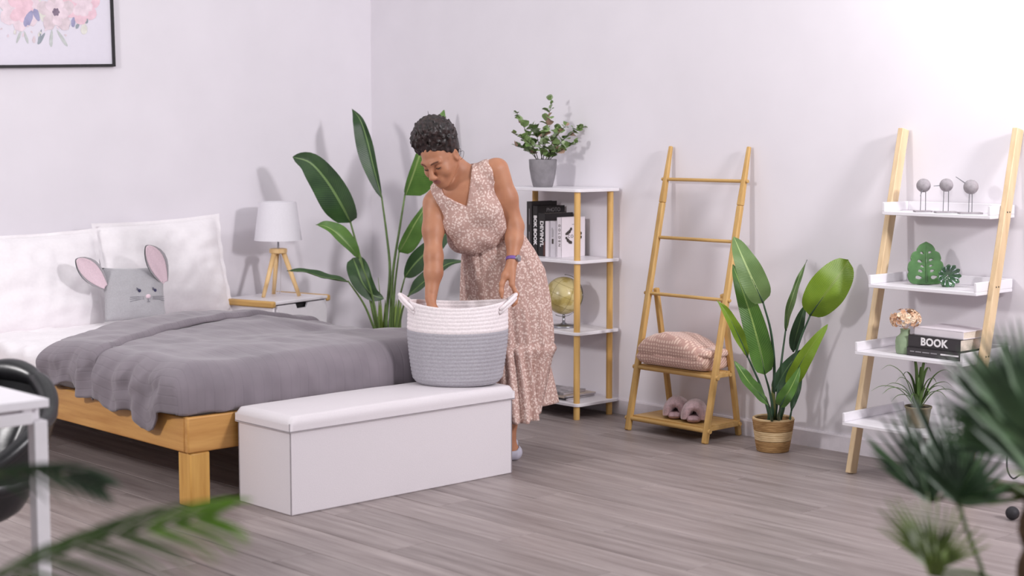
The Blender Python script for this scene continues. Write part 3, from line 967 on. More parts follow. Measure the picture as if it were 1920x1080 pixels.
# globe
gl = thing('globe', 'beige desk globe in a chrome ring on the bookshelf', 'globe', (-0.185, -1.845, SZ[2]+0.0005), -0.35)
def globe_mat():
    k = NT('globe_print', 0.28, 0.5)
    v = k.coords()
    n = k.noise(v, 9, 4, 0.55)
    c = k.ramp(n, [(0.46, (206, 192, 140)), (0.52, (182, 164, 98)), (0.60, (170, 150, 92)), (0.64, (196, 178, 120))])
    k.col(c); return k.m
GR, GZ = 0.098, 0.165
ball = obj('ball', MB().sphere((0, 0, 0), GR, 40, 24), globe_mat(), gl, smooth=True)
ball.location = (0, 0, GZ); ball.rotation_euler = (0.3, 0.25, 0.5)
M['mapline'] = plain('map_line', (120, 104, 60), 0.4, 0.3)
for k in range(3):
    a = k*PI/3
    obj('meridian_line', MB().tube([(GR*1.002*math.cos(q)*math.cos(a), GR*1.002*math.cos(q)*math.sin(a), GR*1.002*math.sin(q)) for q in np.linspace(0, 2*PI, 49)], 0.0006, 5), M['mapline'], ball)
for q in (-0.6, 0.0, 0.6):
    obj('parallel_line', MB().tube([(GR*1.002*math.cos(q)*math.cos(a), GR*1.002*math.cos(q)*math.sin(a), GR*1.002*math.sin(q)) for a in np.linspace(0, 2*PI, 49)], 0.0006, 5), M['mapline'], ball)
ring = MB()
ring.grid(lambda u, v: ((0.110+0.005*math.sin(2*PI*v)*0.4)*math.cos(-2.0+u*3.5), 0.006*math.cos(2*PI*v), GZ+(0.110+0.002*math.sin(2*PI*v))*math.sin(-2.0+u*3.5)), 48, 8)
obj('ring', ring, M['steel'], gl, smooth=True)
obj('axis_knob', MB().sphere((0.108*math.cos(0.0), 0, GZ), 0.007, 10, 8).sphere((0.0, 0, GZ-0.106), 0.008, 10, 8), M['steel'], gl, smooth=True)
obj('stem', MB().tube([(0, 0, 0.012), (0, 0, 0.056)], 0.008, 14), M['steel'], gl, smooth=True)
obj('base', MB().lathe([(0.072, 0.0), (0.076, 0.004), (0.072, 0.010), (0.02, 0.016), (0.012, 0.022)], 36), M['steel'], gl, smooth=True)

# magazines on the lowest board
M['mag'] = plain('newsprint', (176, 170, 174), 0.6, 0.3, var=0.25, scale=40)
M['mag_dark'] = plain('dark_magazine_cover', (60, 54, 58), 0.4, 0.5, var=0.3, scale=30)
M['mag_beige'] = plain('beige_magazine_cover', (202, 186, 172), 0.45, 0.4, var=0.1, scale=25)
for i, (nm, m, lab, dx, rz, t) in enumerate((('magazine', M['mag_dark'], 'dark magazine at the bottom of the pile on the lowest bookshelf board', 0.0, 0.05, 0.010), ('magazine', M['mag_beige'], 'beige covered magazine lying on the dark one at the bookshelf bottom', 0.012, -0.04, 0.010), ('magazine', M['mag'], 'folded grey newspaper on top of the magazine pile in the bookshelf', -0.012, 0.10, 0.013))):
    g = thing(nm, lab, 'magazine', (-0.175+dx, -1.80, SZ[3]+0.0006+(0, 0.0106, 0.0212)[i]), rz)
    w, d = (0.23, 0.31) if i < 2 else (0.19, 0.24)
    def pg(u, v, w=w, d=d, t=t):
        return (-w/2+w*u, -d/2+d*v, t)
    mb = MB().box((0, 0, t*0.5), (w-0.004, d-0.004, t-0.002))
    obj('pages', mb, M['bk_grey'], g)
    obj('cover', MB().box((0, 0, t-0.0005), (w, d, 0.0008)).box((-w/2, 0, t/2), (0.0008, d, t)), m, g)

# ------------------------------------------------------------------ eucalyptus
eu = thing('potted_eucalyptus', 'small eucalyptus plant in a grey pot on top of the bookshelf', 'plant', (-0.19, -1.692, SZ[0]+0.0005))
M['greypot'] = plain('grey_concrete_pot', (134, 130, 134), 0.8, 0.2, var=0.08, scale=25, bump=0.15)
obj('pot', MB().lathe([(0.050, 0), (0.053, 0.004), (0.064, 0.05), (0.072, 0.10), (0.0745, 0.143), (0.071, 0.145), (0.068, 0.13), (0.06, 0.125)], 36, cap1=False), M['greypot'], eu, smooth=True)
M['soil'] = plain('soil', (52, 42, 36), 0.95, 0.1, var=0.3, scale=80, bump=0.4)
obj('soil', MB().lathe([(0.0, 0.122), (0.063, 0.124)], 24, cap0=False, cap1=False), M['soil'], eu)
M['twig'] = plain('dark_twig', (62, 58, 46), 0.7, 0.2)
M['euc'] = [plain('eucalyptus_leaf_green', (136, 160, 104), 0.55, 0.3, var=0.22, scale=22), plain('eucalyptus_leaf_sage', (158, 174, 140), 0.55, 0.3, var=0.18, scale=22), plain('eucalyptus_leaf_rust', (172, 142, 124), 0.55, 0.3, var=0.2, scale=22), plain('eucalyptus_leaf_dark', (114, 140, 82), 0.55, 0.3, var=0.2, scale=22)]
lm = []
for k in range(4):
    mb = leaf_mesh([(0, 0, 0), (0, 0.012, 0.002), (0, 0.026, 0.001), (0, 0.036, -0.004)], 0.0185, 0.0185, (0, 0, 1), 'round', 0.15, 6, 4)
    me = mb.mesh('leaf'); me.materials.append(M['euc'][k]); me.polygons.foreach_set('use_smooth', [True]*len(me.polygons)); lm.append(me)
re_ = random.Random(11)
# stem tips in (right, height, depth) of the plant seen from the room
R_ = Vector((0.729, -0.684, 0)); D_ = Vector((0.684, 0.729, 0))
stems = [((-0.03, 0.15, 0.0), (-0.085, 0.30, 0.01), (-0.135, 0.405, 0.03)), ((-0.02, 0.15, 0.0), (-0.06, 0.24, -0.04), (-0.155, 0.30, -0.06)),
         ((0.0, 0.15, 0.0), (0.02, 0.32, 0.0), (0.045, 0.475, 0.02)), ((0.01, 0.15, 0.01), (0.06, 0.27, 0.03), (0.12, 0.34, 0.05)),
         ((0.02, 0.15, 0.0), (0.10, 0.26, 0.02), (0.215, 0.335, 0.03)), ((0.02, 0.15, -0.02), (0.09, 0.21, -0.05), (0.17, 0.25, -0.06)),
         ((-0.01, 0.15, -0.02), (0.0, 0.24, -0.05), (0.01, 0.32, -0.07)), ((-0.02, 0.15, 0.02), (-0.075, 0.21, 0.02), (-0.145, 0.235, 0.05)),
         ((0.015, 0.15, 0.0), (0.05, 0.20, -0.03), (0.10, 0.215, -0.03)), ((0, 0.15, 0.02), (-0.03, 0.28, 0.05), (-0.05, 0.34, 0.06))]
for st in stems:
    P = [R_*a + D_*d + Vector((0, 0, z-0.02)) for a, z, d in st]
    C = catmull(P, 14)
    obj('stem', MB().tube(C, [0.0026-0.0014*i/14 for i in range(15)], 5), M['twig'], eu)
    for i in range(3, 15):
        if i < 6 and re_.random() < 0.5: continue
        for s in ((0, 1) if i > 4 else (0,)):
            lf = bpy.data.objects.new('leaf', re_.choice(lm if re_.random() < 0.6 else (lm[0], lm[3]))); COL.objects.link(lf); lf.parent = eu
            lf.location = C[i]
            az = re_.uniform(0, 2*PI)
            lf.rotation_euler = (re_.uniform(-0.2, 1.3), re_.uniform(-0.6, 0.6), az)
            q = re_.uniform(0.8, 1.3)*(1.0 if i < 12 else 0.75); lf.scale = (q, q, q)

# ------------------------------------------------------------------ towel ladder
LY0, LY1 = -2.437, -2.931
tl = thing('bamboo_ladder_rack', 'bamboo ladder rack with two shelves and three rungs leaning on the wall', 'rack', (0, 0, 0))
def railx(z): return -0.325 + (0.325-0.022)*z/1.40
for yy in (LY0, LY1):
    mb = MB(); mb.bar((railx(0), yy, 0), (railx(1.12), yy, 1.12), 0.030, 0.026, (1, 0, 0)); o = obj('rail', mb, M['bamboo'], tl, bevel=0.006)
    mb = MB(); mb.bar((railx(1.12), yy, 1.12), (railx(1.40), yy, 1.40), 0.030, 0.026, (1, 0, 0), taper=0.62); obj('rail_tip', mb, M['bamboo'], o, bevel=0.004)
    mb = MB(); yb = yy + (0.034 if yy == LY1 else -0.034)
    mb.bar((-0.030, yb, 0), (railx(0.70)+0.012, yb, 0.70), 0.026, 0.024, (1, 0, 0)); obj('back_leg', mb, M['bamboo'], tl, bevel=0.005)
for z in (1.236, 0.949, 0.673):
    ov = 0.026 if z != 0.949 else 0.012
    obj('rung', MB().tube([(railx(z), LY0+ov, z), (railx(z), LY1-ov, z)], 0.0085, 14), M['bamboo_y'], tl, bevel=0.002)
for z, xb in ((0.310, -0.125), (0.060, -0.045)):
    xf = railx(z)
    obj('front_bar', MB().tube([(xf, LY0+0.024, z), (xf, LY1-0.024, z)], 0.011, 14), M['bamboo_y'], tl)
    obj('back_bar', MB().tube([(xb, LY0-0.01, z), (xb, LY1+0.01, z)], 0.010, 12), M['bamboo_y'], tl)
    nS = 5; x0, x1 = xf+0.006, xb+0.004
    for k in range(nS):
        w = (x1-x0)/nS
        obj('shelf_slat', MB().box((x0+w*(k+0.5), (LY0+LY1)/2, z+0.011), (w-0.0015, abs(LY1-LY0)-0.034, 0.012)), M['bamboo_y'], tl, bevel=0.0015)
    for yy in (LY0-0.022, LY1+0.022):
        obj('shelf_support', MB().box(((xf+xb)/2, yy, z), (xb-xf, 0.012, 0.020)), M['bamboo'], tl, bevel=0.002)

# folded blanket
def blanket_mat():
    k = NT('dotted_fleece', 0.95, 0.1)
    v = k.coords()
    sp = k.n('ShaderNodeSeparateXYZ'); k.l(v, sp.inputs[0]); cb_ = k.n('ShaderNodeCombineXYZ')
    k.l(sp.outputs[1], cb_.inputs[0]); k.l(k.math('ADD', sp.outputs[2], k.math('MULTIPLY', sp.outputs[0], -0.8)), cb_.inputs[1])
    vo = k.n('ShaderNodeTexVoronoi', voronoi_dimensions='2D'); vo.inputs['Scale'].default_value = 62; vo.inputs['Randomness'].default_value = 0.15
    k.l(cb_.outputs[0], vo.inputs['Vector'])
    d = k.ramp(vo.outputs['Distance'], [(0.24, (236, 206, 190)), (0.40, (200, 160, 148))])
    k.col(d); k.b.inputs['Sheen Weight'].default_value = 0.4
    n = k.noise(v, 120, 2); k.bump(n, 0.3, 0.003)
    return k.m
M['blanket'] = blanket_mat()
bl = thing('blanket', 'folded pink fleece blanket with pale dots on the ladder rack shelf', 'blanket', (-0.165, -2.672, 0.3275))
def slab(prof, x0, x1, z0, z1, seed, tilt=0.0, y0=0, y1=0, sag=0.0):
    mb = MB()
    def fn(u, v):
        a = 2*PI*u
        ce, se = math.cos(a), math.sin(a)
        p = 0.5
        X = (x0+x1)/2 + (x1-x0)/2*math.copysign(abs(ce)**p, ce)
        zc = math.copysign(abs(se)**0.75, se)
        vv = v - math.sin(2*PI*v)/(2*PI)*0.92
        e = min(1, min(vv, 1-vv)/0.09); e = max(0, 1-(1-e)**2)**0.38
        Yv = y0+(y1-y0)*vv
        tz = prof(vv)
        Z = z0 + (z1-z0)*tz*(0.5+0.5*zc*e) + tilt*(vv-0.5)
        w = (0.012*nz(X*9+seed, Yv*8, Z*10) + 0.006*nz(X*20, Yv*22, seed))*e
        return (X+w*0.6, Yv+w*0.4, max(Z+w*(0.5+0.5*zc), 0.0005))
    mb.grid(fn, 40, 46, closeu=True)
    return mb
obj('lower_fold', slab(lambda t: 0.95+0.05*math.sin(t*3), -0.125, 0.105, 0.0, 0.088, 2, 0, 0.215, -0.212), M['blanket'], bl, smooth=True)
obj('upper_fold', slab(lambda t: 0.70+0.42*math.sin(PI*min(1, t*0.95+0.08)), -0.128, 0.10, 0.030, 0.150, 5, -0.004, 0.205, -0.175), M['blanket'], bl, smooth=True)
obj('corner_fold', slab(lambda t: 0.9-0.15*t, -0.112, 0.085, 0.072, 0.126, 14, -0.012, 0.0, -0.226), M['blanket'], bl, smooth=True)

# slippers
M['fur'] = plain('pink_fleece', (198, 168, 172), 0.98, 0.05, var=0.1, scale=110, bump=0.7, sheen=0.6)
M['sole'] = plain('slipper_footbed', (186, 156, 160), 0.95, 0.1, var=0.08, scale=90, bump=0.5)
def slipper(label, loc, rz):
    s = thing('slipper', label, 'slipper', loc, rz, None)
    def foot(t): # half width along length (0 toe .. 1 heel)
        return 0.046*(math.sin(PI*min(0.97, 0.06+0.9*t))**0.45)*(1.0 if t < 0.4 else 1-0.14*(t-0.4)/0.6)
    L = 0.25
    mb = MB()
    def fn(u, v):
        a = 2*PI*u; c, q = math.cos(a), math.sin(a)
        t = v - math.sin(2*PI*v)/(2*PI)*0.9
        return (-L/2+L*t, foot(t)*math.copysign(abs(c)**0.8, c), 0.019+0.017*math.copysign(abs(q)**0.7, q)*min(1, 12*min(t, 1-t))**0.5 + 0.004*max(0, t-0.6))
    mb.grid(fn, 24, 26, closeu=True)
    obj('sole', mb, M['sole'], s, smooth=True)
    band = MB()
    def fb(u, v):
        # arch over the forefoot; u along arch, v round the section
        a = PI*(1.08*u-0.04); b = 2*PI*v
        cx = -0.025 - 0.012*math.sin(a)
        R = 0.040; hgt = 0.056
        ty = 0.027*math.cos(b); tx = 0.078*math.copysign(abs(math.sin(b))**0.8, math.sin(b))
        py, pz = R*math.cos(a), hgt*max(-0.1, math.sin(a))
        ny, nz_ = math.cos(a), math.sin(a)
        w = 0.003*nz(a*6, b*4, rz*5)
        return (cx+tx+w, py+ny*(ty+w), 0.022+pz+nz_*(ty+w))
    band.grid(fb, 26, 22)
    obj('strap', band, M['fur'], s, smooth=True)
    return s
SLZ = 0.0775
slipper('fluffy pink slipper nearer the plant side on the bottom rack shelf', (-0.185, -2.752, SLZ), 0.62)
slipper('fluffy pink slipper partly behind its pair on the bottom rack shelf', (-0.170, -2.625, SLZ), 0.58)

# ------------------------------------------------------------------ leaning shelf
ls = thing('leaning_ladder_shelf', 'leaning ladder shelf with pale wooden rails and four white trays', 'shelf', (0, 0, 0))
def lrx(z): return -0.375 + (0.375-0.030)*z/1.482
for yy in (-3.793, -4.343):
    mb = MB(); mb.bar((lrx(0), yy, 0), (lrx(1.482), yy, 1.482), 0.026, 0.050, (1, 0, 0))
    r = obj('rail', mb, M['ash'], ls, bevel=0.003)
    for z in (1.14, 0.835, 0.553, 0.257):
        for dx in (-0.009, 0.009):
            sgn = -1 if yy < -4 else 1
            bo = obj('bolt', MB().lathe([(0.0035, 0), (0.003, 0.0012)], 10), M['darkgrey'], r)
            bo.location = (lrx(z)+dx, yy+sgn*0.0132, z); bo.rotation_euler = (PI/2 if sgn < 0 else -PI/2, 0, 0)
TY0, TY1 = -3.808, -4.328
TR = ((-0.205, 1.113), (-0.296, 0.803), (-0.386, 0.521), (-0.468, 0.224))
for x0, z in TR:
    x1 = -0.012
    t = obj('tray', MB().box(((x0+x1)/2, (TY0+TY1)/2, z+0.0075), (x1-x0, TY0-TY1, 0.015)), M['white'], ls, bevel=0.002)
    for yy in (TY0-0.006, TY1+0.006):
        mb = MB()
        mb.box(((x0+x1)/2, yy, z+0.0345), (x1-x0, 0.012, 0.039)); obj('tray_end', mb, M['white'], t, bevel=0.002)
    obj('tray_back', MB().box((x1-0.006, (TY0+TY1)/2, z+0.0345), (0.012, TY0-TY1-0.024, 0.039)), M['white'], t, bevel=0.002)

# birds
M['concrete'] = plain('grey_stone', (158, 152, 156), 0.85, 0.15, var=0.08, scale=60, bump=0.25)
M['wire'] = plain('grey_wire', (128, 128, 134), 0.4, 0.5, metal=0.6)
BR_ = ((-3.962, 0.030, (-0.55, -0.35, -0.95), 'beak pointing down'), (-4.073, 0.0285, (-0.75, 0.72, -0.08), 'beak pointing level'), (-4.190, 0.031, (-0.72, 0.62, 0.62), 'beak pointing up'))
for i, (yy, r, bd, txt) in enumerate(BR_):
    b = thing('bird_figurine', 'round grey bird figurine on wire legs with its %s' % txt, 'figurine', (-0.128, yy, TR[0][1]+0.0155), -0.75, 'bird figurines on the top tray')
    obj('base', MB().box((0, 0, 0.003), ((0.074, 0.092, 0.096)[i], 0.045, 0.006)), M['concrete'], b, bevel=0.001)
    hz = (0.113, 0.117, 0.112)[i]
    obj('body', MB().sphere((0, 0, hz), (r, r, r*0.98), 28, 18), M['concrete'], b, smooth=True)
    sp_ = (0.010, 0.010, 0.006)[i]
    for s in (-1, 1):
        obj('leg', MB().tube([(s*sp_*1.1, 0, 0.005), (s*sp_, 0, hz-r*0.9)], 0.0016, 8), M['wire'], b)
    d = Vector(bd).normalized(); d = Matrix.Rotation(0.75, 3, 'Z') @ d
    s0 = Vector((0, 0, hz)) + d*r*0.96
    if i == 0: s0 = Vector((-0.010, -0.022, hz-0.018)); d = Vector((-0.3, -0.25, -0.75)).normalized()
    obj('beak', MB().tube([s0, s0+d*(0.03, 0.026, 0.048)[i]], [0.0024, 0.0014], 8), M['wire'], b)

# monstera ceramic
def outline_curve(name, outer, holes, depth, bev, m, parent=None):
    cu = bpy.data.curves.new(name, 'CURVE'); cu.dimensions = '2D'; cu.fill_mode = 'BOTH'; cu.extrude = depth; cu.bevel_depth = bev; cu.bevel_resolution = 2
    for pts in [outer]+holes:
        s = cu.splines.new('POLY'); s.points.add(len(pts)-1)
        for p, q in zip(s.points, pts): p.co = (q[0], q[1], 0, 1)
        s.use_cyclic_u = True
    o = bpy.data.objects.new(name, cu); COL.objects.link(o)
    dg = bpy.context.evaluated_depsgraph_get()
    me = bpy.data.meshes.new_from_object(o.evaluated_get(dg)); bpy.data.objects.remove(o)
    me.materials.clear()
    return me
M['glaze'] = plain('green_glaze', (84, 122, 76), 0.18, 0.6, var=0.18, scale=14)
M['glaze_d'] = plain('dark_green_glaze', (58, 92, 62), 0.12, 0.7, var=0.25, scale=20)
pts = []
key = [(0.0, 0.178), (0.022, 0.166), (0.034, 0.150), (0.036, 0.140), (0.052, 0.132), (0.060, 0.112), (0.058, 0.100), (0.068, 0.088), (0.072, 0.064), (0.068, 0.052), (0.073, 0.038), (0.068, 0.018), (0.054, 0.004), (0.030, 0.002), (0.0, 0.001)]
right = [(p.x, p.y) for p in catmull([(a, b, 0) for a, b in key], 56)]
outer = right + [(-x*1.04, y) for x, y in right[::-1][1:-1]]
def slot(cx, cy, L, W, ang):
    o = []
    for k in range(14):
        a = 2*PI*k/14; x = L*math.cos(a); w = W*math.sin(a)*(1-0.35*math.cos(a)) 
        o.append((cx+x*math.cos(ang)-w*math.sin(ang), cy+x*math.sin(ang)+w*math.cos(ang)))
    return o
holes = [slot(-0.018, 0.132, 0.0106, 0.0076, -0.55), slot(0.016, 0.136, 0.0106, 0.0076, 0.35), slot(-0.027, 0.097, 0.0131, 0.0085, -0.3), slot(0.021, 0.104, 0.0125, 0.0076, 0.3),
         slot(-0.016, 0.076, 0.0112, 0.0068, -0.2), slot(0.021, 0.079, 0.0112, 0.0068, 0.2), slot(-0.024, 0.056, 0.0131, 0.0085, -0.2), slot(0.026, 0.057, 0.0125, 0.0085, 0.25), slot(-0.031, 0.028, 0.0175, 0.0102, -0.1), slot(0.034, 0.030, 0.0175, 0.0102, 0.15)]
mn = thing('leaf_ornament', 'green glazed monstera leaf ornament standing on the second tray', 'ornament', (-0.155, -4.003, TR[1][1]+0.0165), -0.80)
me = outline_curve('leaf_plate', outer, holes, 0.004, 0.0035, M['glaze'])
me.transform(Matrix.Rotation(PI/2-0.12, 4, 'X'))
mo = obj('leaf_plate', me, M['glaze'], mn, smooth=False, recalc=False); mo.data.polygons.foreach_set('use_smooth', [True]*len(mo.data.polygons)); mo.data.set_sharp_from_angle(angle=0.6)
mo.location = (0, 0, 0.0025)
obj('midrib', MB().tube([(0, -0.0085, 0.01), (0, -0.0085+0.010, 0.09), (0, 0.012, 0.165)], [0.004, 0.003, 0.0015], 8), M['glaze'], mo, smooth=True)
obj('stand', MB().box((0, 0.026, 0.0035), (0.06, 0.05, 0.005)), M['glaze'], mn, bevel=0.002)
# ribbed glass shell
dsh = thing('glass_shell', 'small ribbed green and silver glass shell beside the monstera leaf ornament', 'ornament', (-0.160, -4.108, TR[1][1]+0.0155), -0.7)
mb = MB()
def sh_fn(u, v):
    a = 2*PI*u; r = 0.004+0.042*v
    rib = 0.0040*math.cos(a*11)*v
    return ((r+rib)*math.cos(a), -0.030+0.026*(1-v**2)-0.003*math.cos(a*11)*v-0.10*(r*math.sin(a)), 0.0475+(r+rib)*math.sin(a))
mb.grid(sh_fn, 132, 12, closeu=True)
so_ = obj('bowl', mb, M['glaze_d'], dsh, smooth=True, solid=0.004)
M['silver'] = plain('silver_glaze', (196, 204, 208), 0.15, 0.7, metal=0.7)
for k in range(11):
    u = (k+0.5)/11.0
    mb = MB(); mb.tube([Vector(sh_fn(u, v))+Vector((0, -0.003, 0)) for v in (0.45, 0.65, 0.85, 1.0)], [0.0012, 0.0024, 0.0032, 0.002], 8)
    obj('rib', mb, M['silver'], so_, smooth=True)
obj('foot', MB().lathe([(0.020, 0), (0.022, 0.003), (0.010, 0.010)], 20), M['glaze_d'], dsh, smooth=True)

# vase with dried flowers
TZ = TR[2][1]+0.0155
vs = thing('vase', 'sage green bottle vase on the third tray beside the stacked books', 'vase', (-0.300, -4.000, TZ))
M['sage'] = plain('sage_ceramic', (140, 158, 128), 0.55, 0.3, var=0.04, scale=30)
obj('vase_body', MB().lathe([(0.030, 0), (0.036, 0.003), (0.039, 0.02), (0.040, 0.055), (0.036, 0.070), (0.024, 0.080), (0.0195, 0.086), (0.0195, 0.100), (0.022, 0.104), (0.019, 0.105), (0.016, 0.10), (0.016, 0.085)], 36, cap1=False), M['sage'], vs, smooth=True)
df = thing('dried_flowers', 'bunch of peach dried hydrangea flowers standing in the sage vase', 'flowers', (-0.300, -4.000, TZ+0.09))
M['peach'] = [plain('dried_peach_a', (222, 188, 158), 0.85, 0.1, var=0.1, scale=50), plain('dried_peach_b', (204, 160, 130), 0.85, 0.1, var=0.1, scale=50), plain('dried_cream', (232, 208, 182), 0.85, 0.1, var=0.1, scale=50)]
bms = []
for k in range(3):
    mb = MB()
    for q in range(5):
        a = 2*PI*q/5
        lmb = leaf_mesh([(0, 0, 0), (0.004*math.cos(a), 0.004*math.sin(a), 0.001), (0.009*math.cos(a), 0.009*math.sin(a), 0.003), (0.0125*math.cos(a), 0.0125*math.sin(a), 0.001)], 0.0052, 0.0052, (0, 0, 1), 'round', 0.25, 4, 2)
        mb.add(lmb.v, lmb.f)
    me = mb.mesh('blossom'); me.materials.append(M['peach'][k]); bms.append(me)
rf = random.Random(5)
for k in range(9):
    a = 2*PI*k/9; e = Vector((0.03*math.cos(a), 0.03*math.sin(a), 0.055+0.012*math.sin(k*2.1)))
    obj('stem', MB().tube([(0, 0, -0.05), (0.004*math.cos(a), 0.004*math.sin(a), 0.012), e], 0.001, 5), M['peach'][1], df)
for k in range(74):
    d = Vector((rf.gauss(0, 1), rf.gauss(0, 1), rf.gauss(0.25, 0.8))).normalized()
    b = bpy.data.objects.new('blossom', rf.choice(bms)); COL.objects.link(b); b.parent = df
    b.location = Vector((d.x*0.062, d.y*0.062, 0.056+d.z*0.040))*1.0
    if b.location.z < 0.022: b.location.z = 0.022+rf.uniform(0, 0.01)
    b.rotation_euler = d.to_track_quat('Z', 'Y').to_euler(); q = rf.uniform(0.8, 1.25); b.scale = (q, q, q)

# stacked books
def flatbook(label, loc, size, cover, rz):
    D, L, T = size
    b = thing('book', label, 'book', loc, rz)
    c = 0.0025
    mb = MB().box((0, 0, c/2), (D, L, c)).box((0, 0, T-c/2), (D, L, c)).box((-D/2+c/2, 0, T/2), (c, L, T-0.0002))
    obj('cover', mb, cover, b)
    obj('pages', MB().box((-0.001, 0, T/2), (D-0.010, L-0.008, T-2*c-0.0004)), M['pages'], b)
    return b
BKX, BKY = -0.235, -4.165
b1 = flatbook('dark book with fine white print on spine, bottom of the tray stack', (BKX-0.006, BKY-0.003, TZ), (0.20, 0.262, 0.036), M['bk_char'], -0.02)
obj('title_bar', MB().box((-0.1008, -0.075, 0.019), (0.0008, 0.085, 0.006)), M['ink_white'], b1)
for yy, wd in ((0.105, 0.02), (0.075, 0.028), (0.038, 0.034), (0.0, 0.03)):
    obj('print_line', MB().box((-0.1004, yy, 0.019), (0.0008, wd, 0.004)), M['ink_grey'], b1)
b2 = flatbook('dark grey book with BOOK in white on spine, middle of the stack', (BKX, BKY, TZ+0.0365), (0.20, 0.252, 0.050), M['bk_char'], -0.03)
lettering('BOOK', 0.044, M['ink_white'], b2, (-0.1008, 0.0, 0.025), (0, -1, 0), (0, 0, 1), 0.0016, spacing=1.05)
b3 = flatbook('white book lying topmost on the dark books on the third tray', (BKX+0.010, BKY-0.014, TZ+0.087), (0.19, 0.240, 0.032), M['bk_white'], -0.06)

# aloe
al = thing('potted_aloe', 'spiky air plant in an olive clay pot on the lowest tray', 'plant', (-0.335, -4.095, TR[3][1]+0.0155))
M['olive'] = plain('olive_pot', (128, 118, 96), 0.75, 0.2, var=0.08, scale=30, bump=0.1)
obj('pot', MB().lathe([(0.040, 0), (0.042, 0.003), (0.053, 0.080), (0.056, 0.080), (0.057, 0.088), (0.053, 0.088), (0.050, 0.08)], 32, cap1=False), M['olive'], al, smooth=True)
obj('soil', MB().lathe([(0.0, 0.080), (0.051, 0.080)], 24, cap0=False, cap1=False), M['soil'], al)
M['aloe'] = leafmat('aloe_leaf', (70, 96, 48), (104, 132, 66), (108, 136, 72), 0.45, 10)
ra = random.Random(9)
spec_ = [(-0.20, 0.145, 0.02), (-0.165, 0.145, -0.05), (-0.14, 0.155, 0.04), (-0.10, 0.185, 0.0), (-0.155, 0.235, 0.03), (-0.025, 0.27, 0.02), (0.03, 0.265, 0.0), (0.15, 0.215, 0.03), (0.165, 0.135, -0.03), (0.135, 0.14, 0.06), (0.10, 0.13, -0.07), (-0.06, 0.12, -0.10), (0.02, 0.15, -0.11), (0.06, 0.19, -0.06), (-0.05, 0.20, 0.08), (0.07, 0.22, 0.08), (-0.115, 0.105, 0.0), (0.145, 0.165, 0.0), (-0.01, 0.19, -0.03), (0.012, 0.23, 0.01)]
for rx, z, dd in spec_:
    tip = R_*rx + D_*dd + Vector((0, 0, z)); b = Vector((0, 0, 0.078)) + Vector((tip.x, tip.y, 0))*0.06
    h = Vector((tip.x, tip.y, 0)); m1 = b + h*0.32 + Vector((0, 0, (z-0.08)*0.62+0.035)); m2 = b + h*0.68 + Vector((0, 0, (z-0.08)*0.95+0.030))
    fc = Vector((-tip.x, -tip.y, 0.5)) if h.length > 0.05 else Vector((-0.7, -0.7, 0.2))
    obj('leaf', leaf_mesh([b, m1, m2, tip], 0.0095, 0.0095, fc, 'blade', 0.45, 12, 4), M['aloe'], al, smooth=True)
# ------------------------------------------------------------------ large strelitzia behind the bed
CAMV = Vector((-0.684, -0.729, 0.0))
stz = thing('strelitzia_plant', 'tall bird of paradise plant in the corner behind bed and woman', 'plant', (-0.40, -0.62, 0))
SO = (-0.40, -0.62, 0)
M['stz'] = leafmat('strelitzia_leaf', (34, 58, 34), (58, 88, 46), (112, 140, 84), 0.38)
M['stz_l'] = leafmat('strelitzia_leaf_light', (66, 100, 44), (98, 136, 62), (140, 164, 96), 0.4)
M['stem'] = plain('plant_stem', (104, 128, 74), 0.5, 0.35, var=0.15, scale=12)
M['stem_l'] = plain('plant_stem_base', (122, 146, 66), 0.5, 0.35, var=0.15, scale=12)
M['planter'] = plain('dark_planter', (70, 68, 72), 0.6, 0.3, var=0.1)
obj('pot', MB().lathe([(0.115, 0), (0.12, 0.005), (0.145, 0.26), (0.148, 0.27), (0.138, 0.27), (0.132, 0.24)], 36, cap1=False), M['planter'], stz, smooth=True)
obj('soil', MB().lathe([(0.0, 0.245), (0.134, 0.245)], 28, cap0=False, cap1=False), M['soil'], stz)
def sleaf(root, off, blade, wl, wr, face, petiole, m, stem_m, r0=0.011, shape='paddle', fold=0.25, wave=0.004, nv=20):
    if petiole:
        P = catmull(petiole, 16)
        obj('stem', MB().tube(P, [r0*(1-0.55*i/16) for i in range(17)], 8), stem_m, root, smooth=True, off=off)
    l = obj('leaf', leaf_mesh(blade, wl, wr, face, shape, fold, nv, 8, wave), m, root, smooth=True, off=off)
    rib = catmull(blade, 14)
    f = Vector(face).normalized()
    obj('midrib', MB().tube([p - f*0.003 for p in rib], [0.005*(1-0.85*i/14) for i in range(15)], 6), stem_m, l, smooth=True, off=off)
    return l
B0 = [(-0.40+dx, -0.62+dy, 0.24) for dx, dy in ((-0.02, 0.02), (0, 0), (0.02, -0.01), (0.03, -0.02), (0.0, 0.03), (0.01, -0.03), (-0.02, 0.0), (0.03, -0.04), (0.04, -0.05))]
S = M['stz']; SL = M['stz_l']
